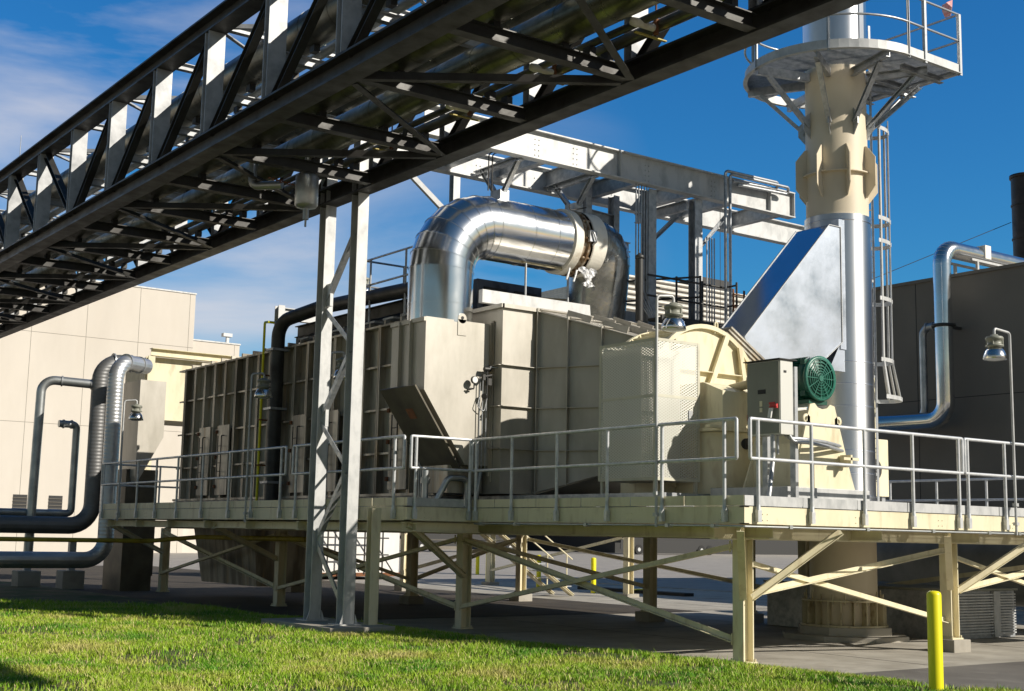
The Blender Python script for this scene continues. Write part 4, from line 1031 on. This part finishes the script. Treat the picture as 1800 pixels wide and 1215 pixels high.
# drip pot
t=thing('drip_pot','cylindrical condensate pot with nozzle hanging below the pipe bridge','vessel',(-3.1,6.0,7))
px_,py_=-3.3,6.52
b=MB();b.lathe((px_,py_,7.20),[(0,-.42),(.16,-.40),(.19,-.36),(.19,.1),(.16,.14),(0,.16)],28);b.build('pot_body',M['aludull'],t)
b=MB();b.cyl((px_,py_,6.6),(px_,py_,6.8),.05,14);b.cyl((px_,py_,6.48),(px_,py_,6.62),.018,8);b.cyl((px_,py_,7.3),(px_,py_,7.75),.05,12);b.build('nozzle',M['aludull'],t)
b=MB();b.tube(fillet([(px_-.55,py_+.9,7.75),(px_-.55,py_+.9,7.25),(px_-.2,py_+.5,7.25)],.1,4),.07,12);b.build('inlet_pipe',M['aludull'],t)
b=MB()
for k in range(9): c=V((px_-.55+.06*k,py_+.25-.02*k,7.25-.012*k));b.lathe(c,[(.014,-.008),(.03,-.008),(.03,.008),(.014,.008),(.014,-.008)],8,axis='y' if k%2 else 'z')
b.build('chain',M['rust'],t,keep=True)
# trestle
tw=thing('white_trestle','narrow white trestle of two laced legs holding up the pipe bridge','trestle',(-2,7.6,0))
TY=(7.06,8.22)
for y in TY:
    b=MB();b.ibeam((-2.0,y,.1),(-2.0,y,9.35),.205,.24,up=(0,1,0),tf=.016,tw=.012);b.box(-2.2,-1.8,y-.2,y+.2,.086,.106)
    for k in (-1,1): b.prism([(-2.0+k*.115,y-.13,.1),(-2.0+k*.17,y-.13,.1),(-2.0+k*.115,y-.13,.26)],(0,.02,0))
    b.build('leg',M['galvwhite'],tw)
zz=[(1,1.4,0,.45),(1,1.5,0,2.6),(1,3.45,0,2.7),(1,3.6,0,4.65),(1,5.45,0,4.8),(1,5.65,0,6.7)]
for a,za,c,zc in zz:
    b=MB();b.angle((-2.0,TY[1]-.12,za),(-2.0,TY[0]+.12,zc),.09,.09,up=(1,0,0));b.build('lacing',M['galv'],tw)
b=MB()
for z in (1.45,3.6,5.72): b.box(-2.03,-1.97,TY[1]-.26,TY[1]-.12,z-.2,z+.2)
for z in (2.7,4.87): b.box(-2.03,-1.97,TY[0]+.12,TY[0]+.24,z-.15,z+.15)
b.build('gusset',M['galvwhite'],tw)
b=MB();b.box(-2.6,-1.4,6.45,8.95,-.1,.085);b.build('footing',M['concrete'],tw,.01)
t=thing('cream_stub_post','short cream post standing alone beside the trestle under the walkway edge','post',(-1.5,7.1,0))
b=MB();b.ibeam((-1.55,7.0,.09),(-1.55,7.0,2.0),.17,.17,up=(0,1,0));b.box(-1.70,-1.40,6.85,7.15,.07,.09);b.build('shaft',M['cream'],t)
b=MB();b.box(-1.85,-1.25,6.75,7.3,-.05,.07);b.build('footing',M['concrete'],t,.01)
t=thing('white_roof_post','slim white post with diagonal brace standing on the roof behind the elbow','post',(1.4,10.4,5.7))
b=MB();b.ibeam((1.6,9.6,5.7),(1.6,9.6,9.8),.16,.16,up=(0,1,0));b.build('shaft',M['galvwhite'],t)
b=MB();b.angle((1.5,9.6,8.0),(-.1,9.9,9.4),.1,.1);b.build('brace',M['galvwhite'],t)
# ---------------------------------------------------------------- left end: hopper box, ducts, pipes
t=thing('grey_hopper_box','tall grey steel box with slanted base beyond the left end of the platform','hopper',(.6,23,0))
b=MB();b.prism([(.1,22.8,5.75),(.1,22.8,3.1),(.15,22.8,2.9),(.84,22.8,4.2),(.84,22.8,5.75)],(0,1.3,0));b.build('upper_body',M['ss'],t)
b=MB();b.box(.0,.9,23.2,24.6,.4,3.3);b.box(-.1,.75,22.9,24.3,-.02,2.2);b.build('lower_body',M['shadeplate'],t)  # dark colour carries the deep shadow behind the ducts
t=thing('cream_box_duct','cream rectangular duct with roof girder behind the ribbed housing','duct',(3,24,4.6))
b=MB();b.box(.8,6.2,24.15,26,4.68,6.48);b.build('duct_body',M['cream'],t)
b=MB();b.ibeam((.8,24.02,6.6),(6.6,24.02,6.6),.25,.22);b.ibeam((.8,24.02,4.5),(.8,24.02,6.48),.2,.2,up=(0,1,0));b.build('girder',M['cream'],t)
b=MB()
for x in (1.2,5.8): b.ibeam((x,25,0),(x,25,4.55),.25,.25,up=(0,1,0))
b.build('support_leg',M['cream'],t)
b=MB();b.lathe((5.6,24.6,6.3),[(.18,0),(.18,.3),(.0,.42)],14);b.box(3.9,5.0,24.3,25.2,6.3,6.55);b.build('roof_vent',M['galvwhite'],t)
def bigduct(name,label,pts,rad,r_,m_,cat='pipe',seam=0):
    t=thing(name,label,cat,pts[-1]);b=MB();b.tube(fillet(pts,rad,8),r_,24,seam=seam);b.build('pipe_run',M[m_],t)
    b=MB()
    p,q=V(pts[0]),V(pts[1]);d_=(q-p).normalized()
    for f_ in (.25,.7): c=p.lerp(q,f_);b.cyl(c-d_*.02,c+d_*.02,r_+.025,20)
    b.build('flange',M['galv'],t);return t
bigduct('corrugated_duct','bright corrugated duct bending down left of the grey hopper box',[(.2,22.7,6.0),(-.88,22.0,6.0),(-.88,22.0,.74),(-12,22.0,.74)],.55,.21,'corr')
bigduct('corrugated_duct','darker corrugated duct bending behind the bright one',[(.5,24.0,6.2),(-.62,24.0,6.2),(-.62,24.0,1.62),(-16,24.0,1.62)],.6,.23,'corrdark')
bigduct('gooseneck_pipe','slender grey gooseneck pipe against the pale building wall',[(-.4,24.0,5.52),(-2.1,24.4,5.6),(-2.15,24.4,.5)],.35,.125,'aludull')
bigduct('elbow_pipe','short dark capped pipe between the gooseneck and the corrugated ducts',[(-1.5,24.6,4.42),(-1.0,24.6,4.42),(-1.0,24.6,1.95),(-16,24.6,1.95)],.14,.1,'aludull')
bigduct('gas_main','long horizontal yellow gas pipe at the left edge',[(-16,20.2,1.27),(-.4,20.2,1.27),(.3,18.6,1.4),(.3,13.0,1.42)],.15,.055,'yellowpipe')
for (x,y),lb in (((-2.15,24.4),'concrete block under the gooseneck pipe'),((-.9,24.6),'concrete block at the foot of the corrugated ducts'),((-3.6,24.0),'concrete block at the left edge under the silver pipe')):
    t=thing('pipe_pedestal',lb,'pedestal',(x,y,0),'concrete pipe pedestals');b=MB();b.box(x-.3,x+.3,y-.3,y+.3,-.02,.5);b.build('block',M['concrete'],t,.015)
    b=MB();b.box(x-.09,x+.09,y-.09,y+.09,.5,1.36);b.build('steel_stub',M['galvwhite'],t)
# ---------------------------------------------------------------- buildings
def building(name,label,m,x0,x1,y0,y1,z,sx,sz,cap='galvwhite',groove='walldark'):
    t=thing(name,label,'building',((x0+x1)/2,(y0+y1)/2,0))
    b=MB();b.box(x0,x1,y0,y1,0,z);b.build('wall',M[m],t)
    b=MB();b.box(x0-.06,x1+.06,y0-.06,y0+.2,z-.002,z+.10);b.box(x0-.06,x0+.2,y0+.2,y1,z-.002,z+.10);b.build('parapet_cap',M[cap],t)
    b=MB();x=x1-.4
    while x>x0: b.box(x-.012,x+.012,y0-.006,y0-.001,0,z);x-=sx
    for zz_ in [z*.8-.2,z*.46]: b.box(x0,x1,y0-.007,y0-.001,zz_-.012,zz_+.012)
    y=y0+1
    while y<y1: b.box(x0-.006,x0-.001,y-.012,y+.012,0,z);y+=sx
    for zz_ in [z*.62]: b.box(x0-.007,x0-.001,y0,y1,zz_-.012,zz_+.012)
    b.build('panel_joint',M[groove],t,keep=True)
    return t
t=building('warehouse','tall pale windowless warehouse at the left edge','wall',-60,23.5,76.5,110,18.4,3.65,3)
for x in (-8.0,7.6,12.2,14.5):
    b=MB();b.box(x-.45,x+.45,76.47,76.49,2.45,3.7);w=b.build('vent_opening',M['dark'],t)
    b=MB()
    for k in range(5): b.box(x-.45,x+.45,76.42,76.468,2.6+k*.22,2.63+k*.22)
    b.build('louvre_blade',M['walldark'],w,keep=True)
t=building('annex_building','lower pale annex adjoining the tall warehouse','wall',23.55,27.3,77,110,15.15,3.65,3)
b=MB();b.box(26.3,26.5,77.1,77.3,15.25,15.7);b.box(26.0,26.7,77.0,77.4,15.7,15.95);b.build('roof_camera',M['galv'],t)
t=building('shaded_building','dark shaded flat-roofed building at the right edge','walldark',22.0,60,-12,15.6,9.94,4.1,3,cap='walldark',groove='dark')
# penthouse with siding
t=thing('penthouse','white horizontally clad plant building far behind the girders','building',(95,100,0))
b=MB();b.box(81,118,96,120,4,30.6);b.build('siding_wall',M['siding'],t)
b=MB();b.box(80,119,95.9,121,0,3.98);b.build('ground_floor',M['dark'],t)
b=MB()
for k in range(18): b.box(80.9,118.1,95.8,95.98,20+k*.6,20.14+k*.6)
b.build('siding_lap',M['walldark'],t,keep=True)
b=MB();b.box(95,99.5,98,103,30.6,32.4);b.build('roof_unit',M['dark'],t)
# pipes by right building
bigduct('roof_pipe','large shiny pipe dropping from the roof down the dark building',[(37.585, 11.985, 10.626),(21.157, 11.985, 10.626),(21.157, 11.985, 5.301),(21.157, 14.843, 5.301),(18.624, 15.232, 5.236)],.55,.27,'alu',seam=.004)
bigduct('wall_pipe','slim grey pipe left of the large shiny pipe on the dark building',[(21.221, 12.245, 8.223),(21.221, 12.791, 8.223),(21.221, 12.791, 5.431),(21.221, 13.804, 5.366)],.32,.115,'aludull')
t=thing('pipe_clamp','steel clamp collar tying the shiny pipe to the dark building','clamp',(21.157,11.985,8.184))
b=MB();b.lathe((21.157,11.985,8.184),[(.275,-.04),(.36,-.04),(.36,.04),(.275,.04),(.275,-.04)],24);b.box(21.157+.3,22.0,11.985-.05,11.985+.05,8.184-.04,8.184+.04);b.build('collar',M['chord'],t,keep=True)
t=thing('roof_pipe_rack','light steel rack under the shiny pipe on the roof edge','rack',(24,11.985,10))
b=MB()
for x in (22.4,23.9):
    for y in (11.985-.4,11.985+.4): b.angle((x,y,9.95),(x,y,10.33),.08,.08,up=(1,0,0))
for y in (11.985-.4,11.985+.4): b.bar((22.1,y,10.33),(24.8,y,10.33),.07,.07)
b.build('rack_frame',M['galvwhite'],t,keep=True)
b=MB();b.box(23.0,23.3,11.985-.3,11.985+.3,10.5,10.93);b.build('pipe_strap',M['white'],t)
t=thing('black_chimney','black steel chimney on the roof at the right edge','chimney',(31.35,15.5,9.9))
b=MB();b.cyl((31.35,15.5,9.9),(31.35,15.5,15.5),.5,28,cap=False)
for z in (11.6,13.0,14.3): b.cyl((31.35,15.5,z),(31.35,15.5,z+.06),.53,28)
b.lathe((31.35,15.5,15.5),[(.48,-.6),(.48,0),(.55,0),(.55,-.12),(.5,-.12)],28);b.build('flue',M['black'],t,keep=True)
b=MB();b.tube([(31.0,15.9,13.7),(23.9,19.5,10.2)],.014,6);b.build('guy_wire',M['dark'],t)
# ---------------------------------------------------------------- under / behind the platform
t=thing('storage_tank','large grey horizontal tank in shade behind the stack base','tank',(12,3,0))
b=MB();b.lathe((12.0,1.0,1.25),[(0,-.7),(.45,-.6),(.7,-.3),(.8,0),(.8,6.5),(.7,6.9),(.45,7.1),(0,7.2)],36,axis='y');b.build('shell',M['tankgrey'],t)
b=MB()
for y in (2,6): b.box(11.3,12.7,y-.15,y+.15,0,.8)
b.build('saddle',M['concrete'],t)
t=thing('louvred_unit','low grey equipment unit with a ribbed louvred end behind the right column','equipment unit',(8.5,4,0))
b=MB();b.box(7.5,9.7,2.4,6.6,0,.86);b.build('casing',M['galv'],t,.01)
b=MB()
for k in range(15): b.box(7.55,9.65,2.34,2.396,.08+k*.05,.105+k*.05)
b.box(8.95,9.15,2.33,2.395,.03,.85)
b.build('louvre_panel',M['galvwhite'],t,keep=True)
b=MB();b.box(7.45,9.75,2.35,6.65,.862,.90);b.build('lid',M['grey'],t)
def bollard(x,y,label,h=1.07,r_=.08):
    t=thing('bollard',label,'bollard',(x,y,0),'yellow bollards')
    b=MB();b.lathe((x,y,0),[(r_,-.14),(r_,h-.04),(r_*.9,h-.015),(r_*.6,h),(0,h+.005)],28);b.build('post',M['yellow'],t)
    return t
bollard(-.17,-3.05,'large yellow bollard in the right foreground at the edge of the lawn')
bollard(23.2,14.9,'distant yellow bollard seen just right of the stack base')
bollard(13.2,19.0,'yellow bollard behind the platform, right one of the middle pair')
bollard(14.0,22.8,'yellow bollard behind the platform, left one of the middle pair')
bollard(13.7,25.3,'yellow bollard half hidden behind the second platform column')
bollard(19.7,34.6,'yellow bollard beside the far rear column, leftmost of the row')
t=thing('hand_truck','orange hand truck leaning on the far side of the louvred unit','hand truck',(22,9.6,0))
b=MB();HXc,HYc=24.8,13.75
dr=V((.7,.3,0)).normalized();sd=V((-.5,.86,0)).normalized()
for s_ in (-1,1):
    p=V((HXc,HYc,0))+sd*(.24*s_)
    b.tube(fillet([p+V((0,0,.1)),p+V((0,0,1.15))+dr*.2,V((HXc,HYc,1.3))+sd*(.15*s_)+dr*.25],.08,4),.025,8)
for z in (.3,.6,.9): b.tube([V((HXc,HYc,z))-sd*.24+dr*z*.18,V((HXc,HYc,z))+sd*.24+dr*z*.18],.018,6)
b.tube([V((HXc,HYc,1.3))-sd*.15+dr*.25,V((HXc,HYc,1.3))+sd*.15+dr*.25],.025,8)
b.build('frame',M['orange'],t)
b=MB();b.box(HXc-.35,HXc,HYc-.22,HYc+.22,.04,.06);b.build('toe_plate',M['orange'],t)
for s_ in (-1,1):
    b=MB();c=V((HXc,HYc,.13))+sd*(.3*s_);b.cyl(c-sd*.03,c+sd*.03,.13,16);b.build('wheel',M['rubber'],t)
# white service shed with stair frame
t=thing('white_shed','small white shed sunlit behind the trestle under the platform','shed',(6,30,0))
b=MB();b.box(8.4,12.9,29.9,33,.25,2.9);b.build('wall',M['whitepaint'],t)
b=MB();b.box(8.3,13.0,29.8,33.1,.12,.25);b.build('base_sill',M['rust'],t)
b=MB()
for k in range(6): x=8.2+k*.75;b.tube([(x,29.5,0.2),(x,29.5,2.0)],.03,6)
for z in (.9,1.5,2.0): b.tube([(8.0,29.5,z),(12.2,29.5,z)],.03,6)
for k in range(3): b.tube([(8.3+k*1.4,29.5,2.0),(9.6+k*1.4,29.5,.3)],.025,6)
b.build('handrail',M['chord'],t)
b=MB();b.box(12.6,12.8,29.86,29.89,1.9,2.2);b.build('sign_plate',M['red'],t)
# rear stair
t=thing('rear_stair','cream steel stair descending at the back of the platform','stair',(9.5,18,0))
b=MB()
for y in (17.3,18.2): b.chan((8.2,y,1.9),(11.0,y,.05),.2,.06)
b.build('stringer',M['cream'],t)
for k in range(8):
    b=MB();x=8.5+k*.32;b.box(x,x+.26,17.32,18.18,1.75-k*.21,1.78-k*.21);b.build('tread',M['galv'],t)
b=MB()
for y in (17.3,18.2): b.tube([(8.2,y,2.9),(11.0,y,1.05)],.022,8);b.cyl((8.3,y,1.9),(8.3,y,2.85),.02,8);b.cyl((10.8,y,.15),(10.8,y,1.18),.02,8)
b.build('handrail',M['cream'],t)
t=thing('utility_rack','cream two-post utility rack standing on the sunlit yard behind the platform','rack',(13,20,0))
for x,y in ((12.6,16.7),(13.6,25.0)):
    b=MB();b.ibeam((x,y,.1),(x,y,1.75),.22,.22,up=(1,0,0));b.build('post',M['cream'],t,keep=True)
    b=MB();b.box(x-.22,x+.22,y-.22,y+.22,-.02,.1);b.build('plinth',M['concrete'],t)
b=MB();b.ibeam((12.6,16.7,1.85),(13.6,25.0,1.85),.16,.2);b.build('beam',M['cream'],t,keep=True)
b=MB();b.angle((12.65,17,1.7),(13.5,24.8,.5),.08,.08);b.build('brace',M['cream'],t,keep=True)
# trucks far behind
def trailer(x,y,L_,label,rz=0):
    t=thing('flatbed_trailer',label,'trailer',(x,y,0),'dark trailers parked beyond the platform')
    b=MB();b.box(x,x+L_,y,y+2.5,1.15,1.45);b.box(x+.3,x+L_-2,y+.1,y+2.4,1.452,3.4);b.build('bed',M['dark'],t)
    for k in (0,1.3,L_-3,L_-1.8):
        b=MB();b.cyl((x+1.1+k,y-.02,.5),(x+1.1+k,y+.28,.5),.5,22);w=b.build('wheel',M['rubber'],t)
        b=MB();b.cyl((x+1.1+k,y-.05,.5),(x+1.1+k,y-.021,.5),.2,12);b.build('hub',M['galvwhite'],w)
    b=MB();b.box(x,x+L_,y+.05,y+.12,.55,1.1);b.build('side_skirt',M['dark'],t)
    b=MB();b.cyl((x+.5,y-.04,.95),(x+.5,y+.0,.95),.08,10);b.build('headlight',M['lamp_lens'],t)
trailer(52,92,12,'dark trailer parked behind the bollards in the middle')
trailer(74,88,13,'dark trailer parked far back left of the stack base')
trailer(34,96,12,'dark trailer parked far back left of the bollards')
b=MB();b.box(18.6,18.85,-20,30,GZ-.02,GZ+.03)
k=tag(b.build('kerb',M['concrete']),kind='structure')
t=thing('drain_tray','low black drainage tray on the concrete near the bollards','tray',(14.8,19,0))
b=MB();b.box(14.6,15.0,16.5,21.5,.006,.10);b.build('tray_body',M['rubber'],t)
b=MB();b.box(14.55,15.05,18.6,18.9,.101,.13);b.build('yellow_mark',M['yellow'],t)
# distant dark industrial sheds closing the view under the deck
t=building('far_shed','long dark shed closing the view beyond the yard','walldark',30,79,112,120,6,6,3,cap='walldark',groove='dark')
for o in list(COL.objects):
    if o.parent is None and o.type=='EMPTY':
        n=o.name.split('.')[0]
        if n in ('storage_tank','louvred_unit','hand_truck','white_shed','rear_stair','flatbed_trailer','warehouse','annex_building','shaded_building','far_shed','penthouse','drain_tray','pipe_pedestal','grey_hopper_box','utility_rack') or (n=='bollard' and o.location.y>0): o.location.z+=GZ
# ---------------------------------------------------------------- camera
cam=bpy.data.cameras.new('camera');co=bpy.data.objects.new('camera',cam);COL.objects.link(co);sc.camera=co
cam.sensor_width=36;cam.lens=2306.85/1800*36;cam.clip_end=3000;cam.clip_start=.1
Mx=Matrix(((.8071,-.0998,-.5819),(-.5900,-.1040,-.8007),(.0194,.9896,-.1428)))
Mx=Mx.to_quaternion().to_matrix().to_4x4();Mx.translation=V((-12.785,-12.299,1.6));co.matrix_world=Mx
# ---------------------------------------------------------------- light and sky
el=R(30.2);az=R(-59)       # direction to the sun measured from +X
sd_=V((math.cos(el)*math.cos(az),math.cos(el)*math.sin(az),math.sin(el)))
sl=bpy.data.lights.new('sun','SUN');sl.energy=5.0;sl.angle=R(.5);sl.color=(1,.93,.82)
so=bpy.data.objects.new('sun',sl);COL.objects.link(so);so.rotation_euler=sd_.to_track_quat('Z','Y').to_euler()
w=bpy.data.worlds.new('World');sc.world=w;w.use_nodes=True;nt=w.node_tree;N=nt.nodes;L=nt.links
bg=N['Background'];bg.inputs['Strength'].default_value=.055
sky=N.new('ShaderNodeTexSky');sky.sky_type='NISHITA';sky.sun_disc=False;sky.sun_elevation=el;sky.sun_rotation=math.atan2(sd_.x,sd_.y)
sky.air_density=1.3;sky.dust_density=.3;sky.ozone_density=4.0;sky.altitude=200
tc=N.new('ShaderNodeTexCoord')
mp=N.new('ShaderNodeMapping');mp.inputs['Scale'].default_value=(1.2,1.2,4.5);mp.inputs['Rotation'].default_value=(0,R(-14),R(20))
L.new(tc.outputs['Generated'],mp.inputs['Vector'])
n=N.new('ShaderNodeTexNoise');n.inputs['Scale'].default_value=2.0;n.inputs['Detail'].default_value=7;n.inputs['Roughness'].default_value=.55;n.inputs['Distortion'].default_value=.4
L.new(mp.outputs[0],n.inputs['Vector'])
r=N.new('ShaderNodeValToRGB');r.color_ramp.elements[0].position=.44;r.color_ramp.elements[1].position=.70
L.new(n.outputs['Fac'],r.inputs['Fac'])
# clouds gather towards the far left of the view (+Y side)
dt=N.new('ShaderNodeVectorMath');dt.operation='DOT_PRODUCT';L.new(tc.outputs['Generated'],dt.inputs[0]);dt.inputs[1].default_value=V((.22,.97,.1)).normalized()
r2=N.new('ShaderNodeMapRange');r2.inputs['From Min'].default_value=.86;r2.inputs['From Max'].default_value=.975;L.new(dt.outputs['Value'],r2.inputs['Value'])
ml=N.new('ShaderNodeMath');ml.operation='MULTIPLY';L.new(r.outputs['Color'],ml.inputs[0]);L.new(r2.outputs[0],ml.inputs[1])
ml2=N.new('ShaderNodeMath');ml2.operation='MULTIPLY';L.new(ml.outputs[0],ml2.inputs[0]);ml2.inputs[1].default_value=.8
hs=N.new('ShaderNodeHueSaturation');hs.inputs['Saturation'].default_value=1.25;hs.inputs['Value'].default_value=1.0;L.new(sky.outputs[0],hs.inputs['Color'])
mx=N.new('ShaderNodeMix');mx.data_type='RGBA';L.new(ml2.outputs[0],mx.inputs[0]);gn=N.new('ShaderNodeMix');gn.data_type='RGBA';gn.blend_type='MULTIPLY';gn.inputs[0].default_value=1;L.new(hs.outputs[0],gn.inputs[6]);L.new(gn.outputs[2],mx.inputs[6])
dq=N.new('ShaderNodeVectorMath');dq.operation='DOT_PRODUCT';L.new(tc.outputs['Generated'],dq.inputs[0]);dq.inputs[1].default_value=(.588,.809,0)
rq=N.new('ShaderNodeMapRange');rq.interpolation_type='SMOOTHSTEP';rq.inputs['From Min'].default_value=.1;rq.inputs['From Max'].default_value=.85;L.new(dq.outputs['Value'],rq.inputs['Value'])
gc=N.new('ShaderNodeMix');gc.data_type='RGBA';L.new(rq.outputs[0],gc.inputs[0]);gc.inputs[6].default_value=(1.15,.95,.80,1);gc.inputs[7].default_value=(.52,1.36,1.85,1);L.new(gc.outputs[2],gn.inputs[7]);mx.inputs[7].default_value=(12,11.6,12,1)
L.new(mx.outputs[2],bg.inputs['Color'])
sc.view_settings.view_transform='Standard';sc.view_settings.look='None';sc.view_settings.gamma=1;sc.view_settings.exposure=.18
sc.render.engine='CYCLES'
